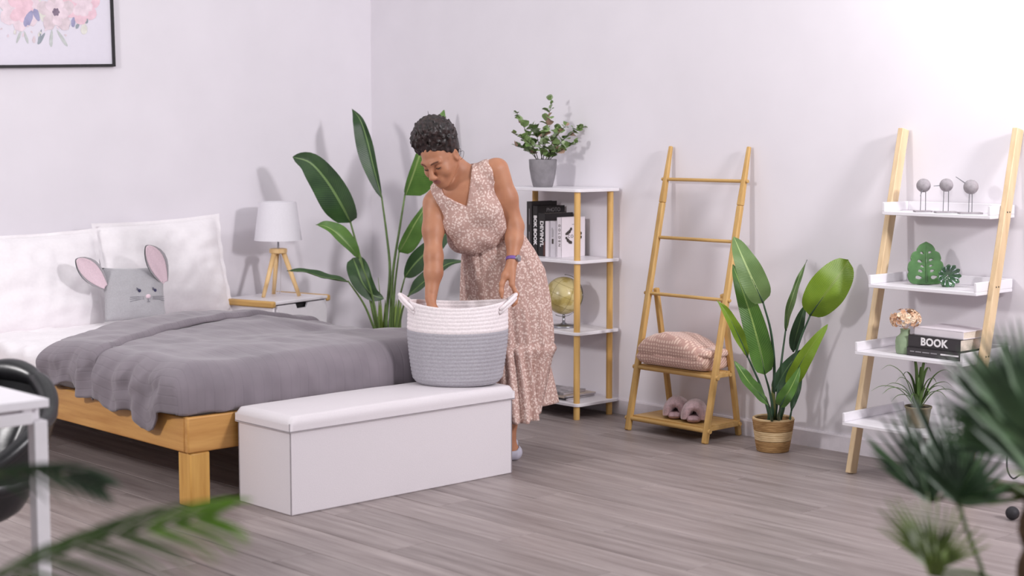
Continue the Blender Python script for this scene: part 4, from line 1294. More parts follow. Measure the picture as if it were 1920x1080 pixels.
# from left to right
sleaf(stz, SO, [(-0.62, -0.589, 0.968), (-0.681, -0.587, 1.071), (-0.745, -0.537, 1.205), (-0.804, -0.469, 1.302), (-0.861, -0.384, 1.334)], 0.10, 0.088, (-0.80, -0.35, 0.25), [B0[0], (-0.494, -0.642, 0.412), (-0.554, -0.617, 0.702), (-0.62, -0.589, 0.968)], S, M['stem'], 0.012, 'paddle', 0.3)
sleaf(stz, SO, [(-0.358, -0.543, 1.094), (-0.381, -0.497, 1.282), (-0.398, -0.461, 1.434), (-0.418, -0.428, 1.541), (-0.418, -0.35, 1.605)], 0.066, 0.028, (-0.72, -0.60, 0.1), [B0[1], (-0.416, -0.647, 0.406), (-0.37, -0.627, 0.676), (-0.351, -0.576, 0.887), (-0.358, -0.543, 1.094)], S, M['stem'], 0.011, 'lance', 0.5)
sleaf(stz, SO, [(-0.292, -0.671, 1.114), (-0.289, -0.729, 1.224), (-0.277, -0.791, 1.36), (-0.229, -0.82, 1.48), (-0.132, -0.827, 1.597)], 0.022, 0.135, (-0.45, -0.85, 0.1), [B0[2], (-0.398, -0.664, 0.406), (-0.37, -0.655, 0.678), (-0.327, -0.663, 0.92), (-0.292, -0.671, 1.114)], SL, M['stem'], 0.011, 'paddle', 0.12)
sleaf(stz, SO, [(-0.629, -0.675, 0.772), (-0.694, -0.674, 0.841), (-0.757, -0.646, 0.913), (-0.798, -0.603, 0.951), (-0.822, -0.538, 0.961)], 0.036, 0.052, (-0.5, -0.55, 0.6), [B0[6], (-0.503, -0.674, 0.415), (-0.563, -0.69, 0.602), (-0.629, -0.675, 0.772)], SL, M['stem'], 0.009, 'lance', 0.4)
sleaf(stz, SO, [(-0.772, -0.762, 0.658), (-0.85, -0.756, 0.672), (-0.943, -0.735, 0.693), (-1.022, -0.699, 0.722), (-1.089, -0.635, 0.725)], 0.030, 0.040, (-0.2, -0.35, 0.95), [B0[6], (-0.533, -0.678, 0.381), (-0.626, -0.711, 0.518), (-0.772, -0.762, 0.658)], S, M['stem'], 0.009, 'lance', 0.3)
sleaf(stz, SO, [(-0.561, -0.533, 0.761), (-0.578, -0.594, 0.702), (-0.574, -0.635, 0.629), (-0.541, -0.675, 0.563), (-0.479, -0.708, 0.537)], 0.066, 0.060, (-0.6, -0.6, 0.3), None, S, M['stem'], 0.008, 'paddle', 0.2)
sleaf(stz, SO, [(-0.401, -0.748, 0.797), (-0.397, -0.81, 0.878), (-0.391, -0.873, 0.961), (-0.367, -0.914, 1.033), (-0.319, -0.922, 1.103)], 0.026, 0.075, (-0.55, -0.75, 0.15), [B0[3], (-0.4, -0.689, 0.408), (-0.4, -0.706, 0.592), (-0.401, -0.748, 0.797)], SL, M['stem'], 0.010, 'paddle', 0.2)
sleaf(stz, SO, [(-0.418, -0.819, 0.661), (-0.411, -0.885, 0.731), (-0.384, -0.969, 0.811), (-0.338, -1.043, 0.89), (-0.251, -1.07, 0.994)], 0.050, 0.075, (-0.5, -0.7, 0.5), [B0[7], (-0.403, -0.727, 0.412), (-0.416, -0.768, 0.537), (-0.418, -0.819, 0.661)], S, M['stem'], 0.009, 'lance', 0.3)
sleaf(stz, SO, [(-0.477, -0.913, 0.564), (-0.46, -0.99, 0.625), (-0.424, -1.083, 0.702), (-0.387, -1.153, 0.754), (-0.306, -1.185, 0.766)], 0.050, 0.042, (-0.4, -0.6, 0.7), [B0[8], (-0.426, -0.778, 0.387), (-0.47, -0.861, 0.488), (-0.477, -0.913, 0.564)], S, M['stem'], 0.009, 'lance', 0.3)
for k, (u, v) in enumerate(((712, 545), (722, 548), (728, 540))):
    pass
obj('stem', MB().tube(catmull([B0[4], (-0.434, -0.63, 0.406), (-0.433, -0.616, 0.527), (-0.434, -0.599, 0.648)], 10), [0.008-0.0007*i for i in range(11)], 8), M['stem_l'], stz, smooth=True, off=SO)
for k, (dx, dy) in enumerate(((-0.02, 0.02), (0.0, 0.0), (0.02, -0.02), (0.035, -0.035), (0.05, -0.05))):
    obj('stem_sheath', MB().tube([(SO[0]+dx, SO[1]+dy, 0.24), (SO[0]+dx*1.1, SO[1]+dy*1.1, 0.40), (SO[0]+dx*1.3, SO[1]+dy*1.3, 0.52)], [0.019, 0.014, 0.001], 10), M['stem_l'], stz, smooth=True, off=SO)

# ------------------------------------------------------------------ potted banana plant by the wall
BO = (-0.215, -3.248, 0)
bn = thing('banana_plant', 'green broad-leaved plant in a woven basket pot beside the ladder rack', 'plant', BO)
def basket_mat(name, a, b):
    k = NT(name, 0.85, 0.15)
    v = k.coords(scale=(1, 1, 7))
    f = k.noise(v, 22, 4, 0.6)
    k.col(k.ramp(f, [(0.3, a), (0.7, b)])); k.bump(f, 0.5, 0.004); return k.m
M['wick_d'] = basket_mat('seagrass_dark', (132, 98, 62), (176, 140, 96))
M['wick_l'] = basket_mat('seagrass_light', (180, 150, 110), (212, 186, 146))
def wicker(name, z0, z1, m):
    mb = MB(); n = 48; prof = []
    rw = max(1, int(round((z1-z0)/0.0085)))
    def R(z): return 0.071 + 0.024*min(1, (z/0.15))**0.8
    for i in range(rw):
        for q in (-0.4, 0, 0.4):
            z = z0 + (i+0.5+q)*(z1-z0)/rw
            prof.append((R(z)+0.003*math.cos(q*PI), z))
    o = prof + [(r-0.010, z) for r, z in prof[::-1]]
    mb.grid(lambda u, v: ((o[int(round(v*len(o))) % len(o)][0]*(1+0.012*math.sin(9*2*PI*u+z0*90)))*math.cos(2*PI*u), (o[int(round(v*len(o))) % len(o)][0])*math.sin(2*PI*u), o[int(round(v*len(o))) % len(o)][1]), n, len(o), closeu=True)
    return obj(name, mb, m, bn, smooth=True)
wicker('lower_band', 0.0, 0.052, M['wick_d']); wicker('light_band', 0.052, 0.098, M['wick_l']); wicker('upper_band', 0.098, 0.150, M['wick_d'])
obj('rim', MB().tube([(0.0905*math.cos(a), 0.0905*math.sin(a), 0.151) for a in np.linspace(0, 2*PI, 41)], 0.0065, 8), M['wick_l'], bn, smooth=True)
obj('pot_base', MB().lathe([(0, 0.002), (0.066, 0.002)], 24, cap0=False, cap1=False), M['wick_d'], bn)
M['pebble'] = plain('grey_filler', (132, 124, 122), 0.9, 0.1, var=0.3, scale=70, bump=0.5)
obj('filler', MB().lathe([(0.0, 0.134), (0.084, 0.132)], 28, cap0=False, cap1=False), M['pebble'], bn)
M['ban'] = leafmat('banana_leaf', (58, 92, 36), (86, 126, 50), (134, 160, 86), 0.42)
M['ban_l'] = leafmat('banana_leaf_light', (92, 120, 24), (118, 146, 38), (112, 134, 50), 0.42)
M['ban_d'] = leafmat('banana_leaf_dark', (36, 62, 40), (56, 86, 50), (92, 120, 74), 0.42)
M['ban_g'] = leafmat('banana_leaf_grey', (84, 112, 62), (112, 138, 82), (158, 178, 118), 0.42)
M['bstem'] = plain('banana_stem', (58, 84, 62), 0.5, 0.35, var=0.15, scale=12)
M['bstem_l'] = plain('banana_trunk', (112, 116, 66), 0.6, 0.3, var=0.15, scale=18)
def b0(dx, dy): return (BO[0]+dx, BO[1]+dy, 0.13)
def bl_(blade, wl, wr, face, pet, m, **kw): return sleaf(bn, BO, blade, wl, wr, face, pet, m, M['bstem'], 0.0085, **kw)
bl_([(-0.391, -3.317, 0.706), (-0.449, -3.322, 0.777), (-0.487, -3.303, 0.862), (-0.491, -3.262, 0.938), (-0.46, -3.2, 1.001)], 0.056, 0.064, (-0.66, -0.72, 0.15), [b0(0, 0.01), (-0.272, -3.294, 0.372), (-0.334, -3.32, 0.564), (-0.391, -3.317, 0.706)], M['ban_g'], fold=0.1)
bl_([(-0.32, -3.277, 0.37), (-0.351, -3.275, 0.475), (-0.393, -3.257, 0.624), (-0.416, -3.218, 0.756), (-0.394, -3.142, 0.868)], 0.052, 0.056, (-0.75, -0.60, 0.1), [b0(-0.01, 0.01), (-0.256, -3.276, 0.195), (-0.277, -3.273, 0.284), (-0.32, -3.277, 0.37)], M['ban'], fold=0.35)
bl_([(-0.458, -3.286, 0.465), (-0.513, -3.294, 0.536), (-0.564, -3.291, 0.611), (-0.603, -3.273, 0.682), (-0.629, -3.242, 0.731)], 0.028, 0.026, (-0.6, -0.4, 0.6), [b0(-0.03, 0.02), (-0.286, -3.279, 0.174), (-0.37, -3.29, 0.328), (-0.458, -3.286, 0.465)], M['ban_l'], fold=0.5, shape='lance')
bl_([(-0.405, -3.363, 0.255), (-0.48, -3.383, 0.302), (-0.557, -3.385, 0.361), (-0.597, -3.369, 0.415), (-0.619, -3.341, 0.467)], 0.038, 0.034, (-0.5, -0.6, 0.6), [b0(-0.02, -0.01), (-0.31, -3.312, 0.169), (-0.36, -3.341, 0.22), (-0.405, -3.363, 0.255)], M['ban'], fold=0.2)
bl_([(-0.125, -3.242, 0.551), (-0.131, -3.255, 0.627), (-0.124, -3.278, 0.713), (-0.097, -3.292, 0.797), (-0.056, -3.306, 0.882)], 0.013, 0.028, (-0.85, -0.2, 0.1), [b0(0.01, 0), (-0.203, -3.262, 0.262), (-0.165, -3.251, 0.406), (-0.125, -3.242, 0.551)], M['ban_g'], fold=0.6, shape='lance')
bl_([(-0.201, -3.435, 0.643), (-0.203, -3.48, 0.7), (-0.183, -3.519, 0.764), (-0.145, -3.546, 0.826), (-0.083, -3.554, 0.895)], 0.092, 0.082, (-0.66, -0.74, 0.1), [b0(0.02, -0.01), (-0.21, -3.31, 0.268), (-0.202, -3.371, 0.496), (-0.201, -3.435, 0.643)], M['ban_l'], fold=0.06, shape='round')
bl_([(-0.106, -3.273, 0.453), (-0.114, -3.287, 0.505), (-0.113, -3.306, 0.568), (-0.105, -3.32, 0.631), (-0.087, -3.33, 0.685)], 0.030, 0.026, (-0.8, -0.5, -0.1), None, M['ban_d'], fold=0.2, shape='lance')
bl_([(-0.331, -3.421, 0.338), (-0.345, -3.469, 0.403), (-0.346, -3.514, 0.475), (-0.323, -3.553, 0.548), (-0.277, -3.587, 0.623)], 0.036, 0.040, (-0.55, -0.75, 0.35), [b0(0.03, -0.01), (-0.27, -3.345, 0.205), (-0.305, -3.385, 0.275), (-0.331, -3.421, 0.338)], M['ban_l'], fold=0.25)
bl_([(-0.405, -3.432, 0.251), (-0.423, -3.465, 0.291), (-0.419, -3.491, 0.332), (-0.407, -3.51, 0.38), (-0.386, -3.522, 0.437)], 0.034, 0.030, (-0.6, -0.65, 0.4), [b0(0.01, -0.03), (-0.318, -3.357, 0.188), (-0.368, -3.401, 0.224), (-0.405, -3.432, 0.251)], M['ban'], fold=0.2)
bl_([(-0.213, -3.251, 0.274), (-0.19, -3.266, 0.33), (-0.163, -3.284, 0.384), (-0.135, -3.304, 0.429), (-0.107, -3.325, 0.47)], 0.034, 0.030, (-0.7, -0.6, 0.1), [b0(0.0, 0.02), (-0.222, -3.257, 0.164), (-0.213, -3.251, 0.274)], M['ban_d'], fold=0.2)
bl_([(-0.21, -3.347, 0.198), (-0.198, -3.352, 0.247), (-0.184, -3.359, 0.296), (-0.172, -3.364, 0.34), (-0.164, -3.366, 0.383)], 0.020, 0.016, (-0.7, -0.6, 0.1), [b0(0.03, -0.03), (-0.208, -3.329, 0.134), (-0.21, -3.347, 0.198)], M['ban_d'], fold=0.2, shape='lance')
obj('trunk', MB().tube([b0(-0.005, 0.0), (-0.253, -3.276, 0.219), (-0.249, -3.269, 0.305)], [0.014, 0.012, 0.006], 10), M['bstem_l'], bn, smooth=True, off=BO)
obj('trunk', MB().tube([b0(0.02, -0.02), (-0.242, -3.317, 0.198), (-0.226, -3.321, 0.284)], [0.010, 0.009, 0.005], 10), M['bstem'], bn, smooth=True, off=BO)
obj('trunk', MB().tube([b0(-0.02, 0.015), (-0.254, -3.254, 0.167), (-0.274, -3.253, 0.244)], [0.008, 0.007, 0.004], 10), M['bstem'], bn, smooth=True, off=BO)

# ------------------------------------------------------------------ desk and chair at the left
tb = thing('desk', 'white desk with square white metal legs in front of the black chair', 'desk', (-4.081, -3.75, 0))
TW, TD = 1.20, 0.40
obj('top', MB().box((-TW/2, -0.0+TD/2, 0.728), (TW, TD, 0.024)), M['white'], tb, bevel=0.002)
def tbar(name, c, s): return obj(name, MB().box(c, s), M['white_metal'], tb, bevel=0.003)
for x in (-0.024, -TW+0.024):
    for yy in (0.024, TD-0.024):
        tbar('leg', (x, yy, 0.34), (0.040, 0.040, 0.68))
for yy in (0.024, TD-0.024): tbar('apron', (-TW/2, yy, 0.690), (TW-0.09, 0.034, 0.034))
for x in (-0.024, -TW+0.024): tbar('side_rail', (x, TD/2, 0.690), (0.034, TD-0.09, 0.034))
tbar('spacer', (-0.06, 0.024, 0.712), (0.03, 0.03, 0.010)); tbar('spacer', (-TW+0.06, TD-0.024, 0.712), (0.03, 0.03, 0.010))
tbar('spacer', (-0.06, TD-0.024, 0.712), (0.03, 0.03, 0.010)); tbar('spacer', (-TW+0.06, 0.024, 0.712), (0.03, 0.03, 0.010))

CHP = (-4.035, -2.999, 0.388)
oc = thing('tub_chair', 'black leather tub chair with tufted channels behind the white desk', 'chair', (CHP[0], CHP[1], 0), -0.7535)
M['leather'] = plain('black_leather', (27, 26, 29), 0.33, 0.6, var=0.2, scale=90, bump=0.08)
# local: x right, y away from the room's front (the back is at +y)
def rimh(a):
    k = math.sin(a)
    return 0.570 + (0.128*sstep(0.0, 1.0, k) if k > 0 else -0.130*sstep(0.0, 1.0, -k))
def outer_r(t): return 0.19 + 0.13*min(1, max(0, t)*1.55)**0.6
def shell(side):
    mb = MB()
    def fn(u, v):
        a = u*2*PI
        zt = rimh(a); zb = 0.275
        z = zb + (zt-zb)*v
        r = outer_r((z-zb)/0.49) + 0.02*max(0, math.sin(a))*v
        if side: r = min(r-0.045, 0.17+0.115*sstep(0.25, 1.0, v)+0.03*max(0, math.sin(a))*v)
        if side:
            ch = abs(math.cos(a*5.5)); r += 0.030*(1-ch**0.55)*sstep(0.25, 0.5, v)*sstep(0.0, 0.5, math.sin(a))
            r += 0.0
        rr = 1.0
        return (r*rr*math.cos(a), r*0.92*math.sin(a), z)
    mb.grid(fn, 132, 26, closeu=True)
    return mb
sho = obj('shell', shell(False), M['leather'], oc, smooth=True)
obj('tufted_back', shell(True), M['leather'], oc, smooth=True)
mb = MB()
pts = []
for k in range(121):
    a = k/120*2*PI; zt = rimh(a); r = outer_r((zt-0.275)/0.49) + 0.02*max(0, math.sin(a)) - 0.0225
    pts.append((r*math.cos(a), r*0.92*math.sin(a), zt-0.003))
rr_ = []
for k in range(121):
    a = k/120*2*PI; w_ = max(0, math.sin(a)); rr_.append(0.0245 + w_*(0.017*abs(math.cos(a*5.5))**0.55 - 0.002))
mb.tube(pts, rr_, 14, cap=False)
obj('rim', mb, M['leather'], sho, smooth=True)
mb = MB(); mb.lathe([(0.0, 0.345), (0.22, 0.345), (0.262, 0.37), (0.268, 0.39), (0.255, 0.415), (0.20, 0.428), (0.0, 0.432)], 48, sy=0.95, cap0=False, cap1=False)
obj('seat', mb, M['leather'], oc, smooth=True)
obj('shell_bottom', MB().lathe([(0.0, 0.262), (0.15, 0.264), (0.18, 0.268), (0.195, 0.285)], 40, sy=0.92, cap0=False, cap1=False), M['leather'], oc, smooth=True)
obj('post', MB().tube([(0, 0, 0.05), (0, 0, 0.264)], 0.028, 16), M['steel'], oc, smooth=True)
for k in range(4):
    a = PI/4 + k*PI/2
    obj('foot', MB().tube([(0, 0, 0.05), (0.26*math.cos(a), 0.26*math.sin(a), 0.018)], [0.022, 0.016], 12), M['steel'], oc, smooth=True)

# ------------------------------------------------------------------ fan palm at the right
FPD = 3.1
FP = (-3.274, -6.25, 0.788)
fp = thing('fan_palm', 'blurred fan palm with pleated fans close in front at the right edge', 'plant', (FP[0], FP[1], 0))
FO = (FP[0], FP[1], 0)
M['palm'] = plain('palm_leaf', (54, 78, 52), 0.36, 0.5, var=0.25, scale=18)
M['palm_l'] = plain('palm_leaf_light', (84, 112, 76), 0.30, 0.5, var=0.2, scale=18)
M['palm_y'] = plain('palm_young_leaf', (104, 122, 56), 0.4, 0.45, var=0.2, scale=18)
M['trunk'] = basket_mat('palm_trunk_fibre', (58, 44, 34), (98, 78, 58))
M['pstem'] = plain('palm_stem', (82, 96, 58), 0.5, 0.4, var=0.15, scale=18)
tr = MB()
tr.grid(lambda u, v: ((0.036+0.006*math.sin(v*40+u*12))*math.cos(2*PI*u), (0.036+0.006*math.sin(v*40+u*12))*math.sin(2*PI*u), 0.20+0.56*v), 20, 40, closeu=True)
obj('trunk', tr, M['trunk'], fp, smooth=True)
obj('pot', MB().lathe([(0.11, 0), (0.115, 0.005), (0.14, 0.24), (0.143, 0.25), (0.132, 0.25), (0.128, 0.22)], 32, cap1=False), M['planter'], fp, smooth=True)
obj('soil', MB().lathe([(0.0, 0.222), (0.13, 0.222)], 24, cap0=False, cap1=False), M['soil'], fp)
FT = Vector((FP[0], FP[1], 0.74))
def fan(hub, tips, w, m, stem_from, facing, name='frond', droop=0.0, dense=False):
    hub = Vector(hub)
    fr_ = obj(name, MB().tube(catmull([stem_from, (Vector(stem_from)+hub)/2 + Vector((0, 0, 0.04)), hub], 12), [0.007-0.003*i/12 for i in range(13)], 8), M['pstem'], fp, smooth=True, off=FO)
    f = Vector(facing).normalized()
    tips = [Vector(t) for t in tips]
    if dense:
        dd = [(t-hub) for t in tips]
        ang = sorted(range(len(dd)), key=lambda i: math.atan2(dd[i].z, dd[i].dot(Vector((0.729, -0.684, 0)))))
        tips += [hub + ((dd[i]+dd[j])*0.5)*random.uniform(0.88, 1.06) for i, j in zip(ang, ang[1:])]
    for t in tips:
        t = Vector(t); d = t-hub
        mid = hub + d*0.5 + f*0.012; e = t - Vector((0, 0, droop))
        mbl = leaf_mesh([hub, hub+d*0.25+f*0.008, mid, hub+d*0.78+f*0.006-Vector((0, 0, droop*0.4)), e], w, w, f, 'blade', 0.45, 14, 4)
        obj('blade', mbl, m if not isinstance(m, (list, tuple)) else random.choice(m), fr_, smooth=True, off=FO)
    return fr_
V_ = Vector
# big fan at the right edge: hub near the top of the trunk
fan((-3.423, -6.305, 0.87), [(-3.578, -6.207, 1.035), (-3.569, -6.212, 1.064), (-3.574, -6.236, 1.055), (-3.591, -6.201, 0.991), (-3.581, -6.201, 0.955), (-3.569, -6.19, 0.917), (-3.477, -6.225, 1.095), (-3.439, -6.232, 1.108), (-3.415, -6.252, 1.118), (-3.373, -6.264, 1.122), (-3.349, -6.288, 1.112), (-3.32, -6.307, 1.07), (-3.302, -6.332, 1.01), (-3.556, -6.207, 0.881)], 0.014, (M['palm_l'], M['palm'], M['palm_l']), FT, (-0.65, -0.7, 0.3), dense=True)
fan((-3.588, -6.428, 0.858), [(-3.754, -6.35, 1.104), (-3.723, -6.351, 1.11), (-3.767, -6.344, 1.059), (-3.683, -6.363, 1.089), (-3.774, -6.369, 1.022), (-3.755, -6.389, 1.009), (-3.626, -6.36, 1.102), (-3.764, -6.385, 0.973)], 0.028, (M['palm_l'], M['palm_l'], M['palm']), FT, (-0.6, -0.75, 0.35))
fan((-3.394, -6.142, 0.744), [(-3.418, -6.019, 0.988), (-3.399, -6.043, 0.944), (-3.371, -6.068, 0.951), (-3.343, -6.097, 0.925), (-3.317, -6.125, 0.908), (-3.308, -6.163, 0.886), (-3.306, -6.198, 0.843), (-3.313, -6.226, 0.79), (-3.342, -6.23, 0.759), (-3.456, -6.023, 0.897), (-3.46, -6.054, 0.838)], 0.0105, (M['palm'], M['palm'], M['palm_l']), FT, (-0.65, -0.72, 0.2), dense=True)
fan((-3.346, -6.053, 0.724), [(-3.397, -5.919, 0.852), (-3.388, -5.931, 0.824), (-3.368, -5.941, 0.887), (-3.348, -5.955, 0.928), (-3.399, -5.952, 0.795), (-3.327, -5.977, 0.903), (-3.297, -6.008, 0.887), (-3.396, -5.985, 0.776), (-3.279, -6.055, 0.868)], 0.0095, (M['palm'], M['palm_l']), FT, (-0.65, -0.72, 0.2), dense=True)
fan((-3.526, -6.17, 0.641), [(-3.555, -6.059, 0.75), (-3.542, -6.069, 0.768), (-3.524, -6.085, 0.773), (-3.501, -6.109, 0.763), (-3.48, -6.126, 0.779), (-3.454, -6.154, 0.753), (-3.448, -6.187, 0.753), (-3.445, -6.221, 0.722), (-3.575, -6.073, 0.717), (-3.44, -6.244, 0.689)], 0.0065, M['palm_y'], (FP[0], FP[1], 0.5), (-0.6, -0.72, 0.35), dense=True)
fan((-3.568, -6.199, 0.645), [(-3.589, -6.172, 0.704), (-3.574, -6.184, 0.717), (-3.559, -6.199, 0.707), (-3.547, -6.212, 0.692)], 0.015, M['palm_y'], (FP[0], FP[1], 0.48), (-0.6, -0.72, 0.35))
fan((-3.201, -6.255, 0.746), [(-3.379, -6.154, 0.762), (-3.363, -6.167, 0.78), (-3.327, -6.197, 0.809), (-3.354, -6.18, 0.739), (-3.15, -6.278, 0.925)], 0.012, M['palm_y'], FT, (-0.5, -0.5, 0.7))
obj('stem', MB().tube(catmull([(FP[0], FP[1], 0.55), (-3.397, -6.232, 0.565), (-3.415, -6.206, 0.636), (-3.412, -6.172, 0.702), (-3.394, -6.142, 0.744)], 14), 0.0045, 8), M['pstem'], fp, smooth=True, off=FO)

# ------------------------------------------------------------------ feather palm at the bottom left
AP = (-5.189, -5.344, 0.761)
ap = thing('feather_palm', 'blurred feather palm fronds close in front at the bottom left corner', 'plant', (AP[0], AP[1], 0))
AO = (AP[0], AP[1], 0)
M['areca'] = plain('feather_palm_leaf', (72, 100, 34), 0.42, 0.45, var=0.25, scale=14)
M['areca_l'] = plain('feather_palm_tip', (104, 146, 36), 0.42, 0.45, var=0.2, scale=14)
M['areca_d'] = plain('feather_palm_dark_leaf', (34, 54, 28), 0.45, 0.4, var=0.25, scale=14)  # darker green for the second frond
obj('pot', MB().lathe([(0.12, 0), (0.125, 0.005), (0.15, 0.26), (0.153, 0.27), (0.142, 0.27), (0.138, 0.24)], 32, cap1=False), M['planter'], ap, smooth=True)
obj('soil', MB().lathe([(0.0, 0.242), (0.14, 0.242)], 24, cap0=False, cap1=False), M['soil'], ap)
def feather(rachis, spec, w, m, t0=0.12, n=17, tipm=None):
    P = catmull(rachis, 40)
    f_ = obj('frond', MB().tube(P, [0.006-0.0045*i/40 for i in range(41)], 8), M['pstem'], ap, smooth=True, off=AO)
    for k in range(n):
        t = t0 + (1-t0)*k/(n-1); i = min(39, int(t*40)); p = P[i]; tg = (P[i+1]-P[i]).normalized()
        for s, (du, dv, dl) in ((1, spec[0]), (-1, spec[1])):
            L = dl*(math.sin(PI*min(1, 0.18+0.72*t))**0.6)
            rt_ = Vector((0.729, -0.684, 0)); up_ = Vector((0, 0, 1)); dp_ = Vector((0.684, 0.729, 0))
            d = (rt_*du + up_*dv + dp_*(0.25*s)).normalized()*(0.80) + tg*0.5
            d.normalize()
            tip = p + d*L + Vector((0, 0, -0.16*L))
            mbl = leaf_mesh([p, p+d*L*0.35, p+d*L*0.72-Vector((0, 0, 0.03*L)), tip], w, w, (-0.5, -0.55, 0.65), 'blade', 0.4, 8, 2)
            obj('leaflet', mbl, m if t < 0.75 else (tipm or M['areca_l']), f_, smooth=True, off=AO)
    return f_
feather([(AP[0], AP[1], 0.25), (-5.203, -5.454, 0.721), (-5.144, -5.529, 0.779), (-5.069, -5.621, 0.829), (-5.002, -5.706, 0.87), (-4.932, -5.768, 0.891), (-4.872, -5.81, 0.902)], ((0.66, 0.52, 0.15), (0.75, -0.50, 0.14)), 0.0048, M['areca'], 0.42)
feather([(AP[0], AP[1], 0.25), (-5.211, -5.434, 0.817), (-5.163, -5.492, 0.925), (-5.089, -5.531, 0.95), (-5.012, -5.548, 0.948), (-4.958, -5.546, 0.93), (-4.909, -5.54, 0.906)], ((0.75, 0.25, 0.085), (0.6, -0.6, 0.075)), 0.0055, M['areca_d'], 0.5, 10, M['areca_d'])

# ------------------------------------------------------------------ small things behind the palm
cb = thing('cable', 'thin black cable hanging in a loop behind the fan palm', 'cable', (0, 0, 0))
cbp = catmull([(-0.30, -4.375, 0.50), (-0.378, -4.556, 0.274), (-0.392, -4.549, 0.226), (-0.42, -4.557, 0.179), (-0.456, -4.584, 0.141), (-0.451, -4.605, 0.116), (-0.427, -4.626, 0.131), (-0.433, -4.663, 0.117), (-0.461, -4.715, 0.045), (-0.654, -4.834, 0.004), (-0.709, -4.949, 0.004)], 40)
obj('cord', MB().tube(cbp, 0.0035, 8), M['black'], cb, smooth=True)
bp_ = (-0.639, -4.711, 0.027)
tag(obj('dark_ball', MB().sphere((bp_[0], bp_[1], bp_[2]), 0.026, 20, 14), M['darkgrey'], smooth=True), 'small dark round ball low beside the fan palm trunk', 'ball')
# ------------------------------------------------------------------ the woman
PX_, PY_ = -1.2576, -2.5915
wm = thing('person', 'woman in sleeveless dusty pink floral dress bending over the rope basket', 'person', (PX_, PY_, 0), YAW-PI/2)
# local axes: x right, y away from the room's front, z up
A3 = lambda p: np.array(p, dtype=float)
def nrm(v): v = A3(v); return v/np.linalg.norm(v)
T_L = nrm((0.912, -0.099, 0.398)); T_A = nrm((-0.36, -0.35, 0.86)); T_A = nrm(T_A - T_L*(T_A@T_L)); T_N = np.cross(T_L, T_A)
TAX = [T_L, T_N, T_A]
H_F = nrm((-0.41, -0.73, -0.55)); H_U = nrm(A3((-0.393, -0.398, 0.817)) - H_F*(A3((-0.393, -0.398, 0.817))@H_F)); H_L = np.cross(H_F, H_U)
if H_L[0] < 0: H_L = -H_L
HC = A3((-0.309, -0.15, 1.363))
HAX = [H_L, H_F, H_U]
def hp(l, f, u): return HC + H_L*l + H_F*f + H_U*u
chest = A3((-0.188, -0.03, 1.148)); neck0 = A3((-0.208, -0.07, 1.278)); waist = A3((-0.1, 0.03, 1.01)); pelvis = A3((-0.038, 0.07, 0.887))
shR = A3((-0.344, -0.06, 1.156)); elR = A3((-0.341, -0.14, 0.927)); wrR = A3((-0.351, -0.19, 0.757))
shL = A3((-0.063, -0.085, 1.308)); elL = A3((0.012, -0.06, 1.055)); wrL = A3((0.002, -0.13, 0.913))
SKIN_H = 0.004
fb = Field((-0.46, -0.40, -0.01), (0.17, 0.36, 1.56), SKIN_H)
def torso(f, g, breasts=True):
    f.ell(chest, (0.132+g, 0.098+g, 0.160+g), TAX, 0.03)
    f.cone(shR+T_L*0.035, shL-T_L*0.03, 0.046+g, 0.046+g, 0.05)
    f.ell(waist, (0.118+g, 0.092+g, 0.12+g), TAX, 0.06)
    f.ell(chest+T_A*0.085, (0.135+g, 0.068+g, 0.07+g), TAX, 0.06)
    if breasts:
        for s in (-1, 1):
            f.ell(chest+T_L*(0.066*s)+T_N*0.080-T_A*0.028, (0.062+g, 0.050+g, 0.062+g), TAX, 0.045)
torso(fb, 0.0)
fb.ell(pelvis, (0.150, 0.118, 0.12), TAX, 0.06)
# neck
fb.cone(neck0+T_A*0.005, hp(0, -0.036, -0.055), 0.046, 0.044, 0.02)
fb.cone(neck0-T_A*0.015+T_L*0.03, hp(0.012, -0.045, -0.04), 0.028, 0.026, 0.025)
fb.cone(neck0-T_A*0.015-T_L*0.03, hp(-0.012, -0.045, -0.04), 0.028, 0.026, 0.025)
# clavicles
for s in (-1, 1): fb.cone(neck0+T_N*0.055-T_A*0.03+T_L*0.012*s, neck0+T_N*0.03-T_A*0.002+T_L*0.12*s, 0.010, 0.010, 0.03)
# head
fb.ell(hp(0, -0.012, 0.030), (0.073, 0.093, 0.092), HAX, 0.03)
fb.ell(hp(0, 0.028, -0.026), (0.059, 0.058, 0.078), HAX, 0.025)
fb.ell(hp(0, 0.046, -0.072), (0.038, 0.038, 0.038), HAX, 0.02)
fb.cone(hp(0, 0.073, -0.097), hp(0, 0.070, -0.094), 0.0155, 0.0155, 0.02)
for s in (-1, 1):
    fb.cone(hp(0.053*s, -0.005, -0.045), hp(0.016*s, 0.066, -0.094), 0.013, 0.012, 0.022)
    fb.ell(hp(0.041*s, 0.060, -0.035), (0.023, 0.020, 0.022), HAX, 0.03)
    fb.cone(hp(0.012*s, 0.088, 0.020), hp(0.045*s, 0.074, 0.020), 0.010, 0.008, 0.02)
    fb.ell(hp(0.032*s, 0.094, 0.001), (0.017, 0.014, 0.011), HAX, 0.014, cut=True)
    fb.ell(hp(0.031*s, 0.0735, -0.001), (0.0150, 0.0135, 0.0125), HAX, 0.006)
    # ear
    fb.ell(hp(0.074*s, -0.012, -0.008), (0.009, 0.017, 0.030), HAX, 0.012)
    fb.ell(hp(0.080*s, -0.010, -0.006), (0.006, 0.009, 0.016), HAX, 0.008, cut=True)
    fb.ell(hp(0.012*s, 0.106, -0.040), (0.009, 0.010, 0.0075), HAX, 0.010)
fb.cone(hp(0, 0.090, 0.008), hp(0, 0.113, -0.034), 0.0085, 0.0115, 0.014)
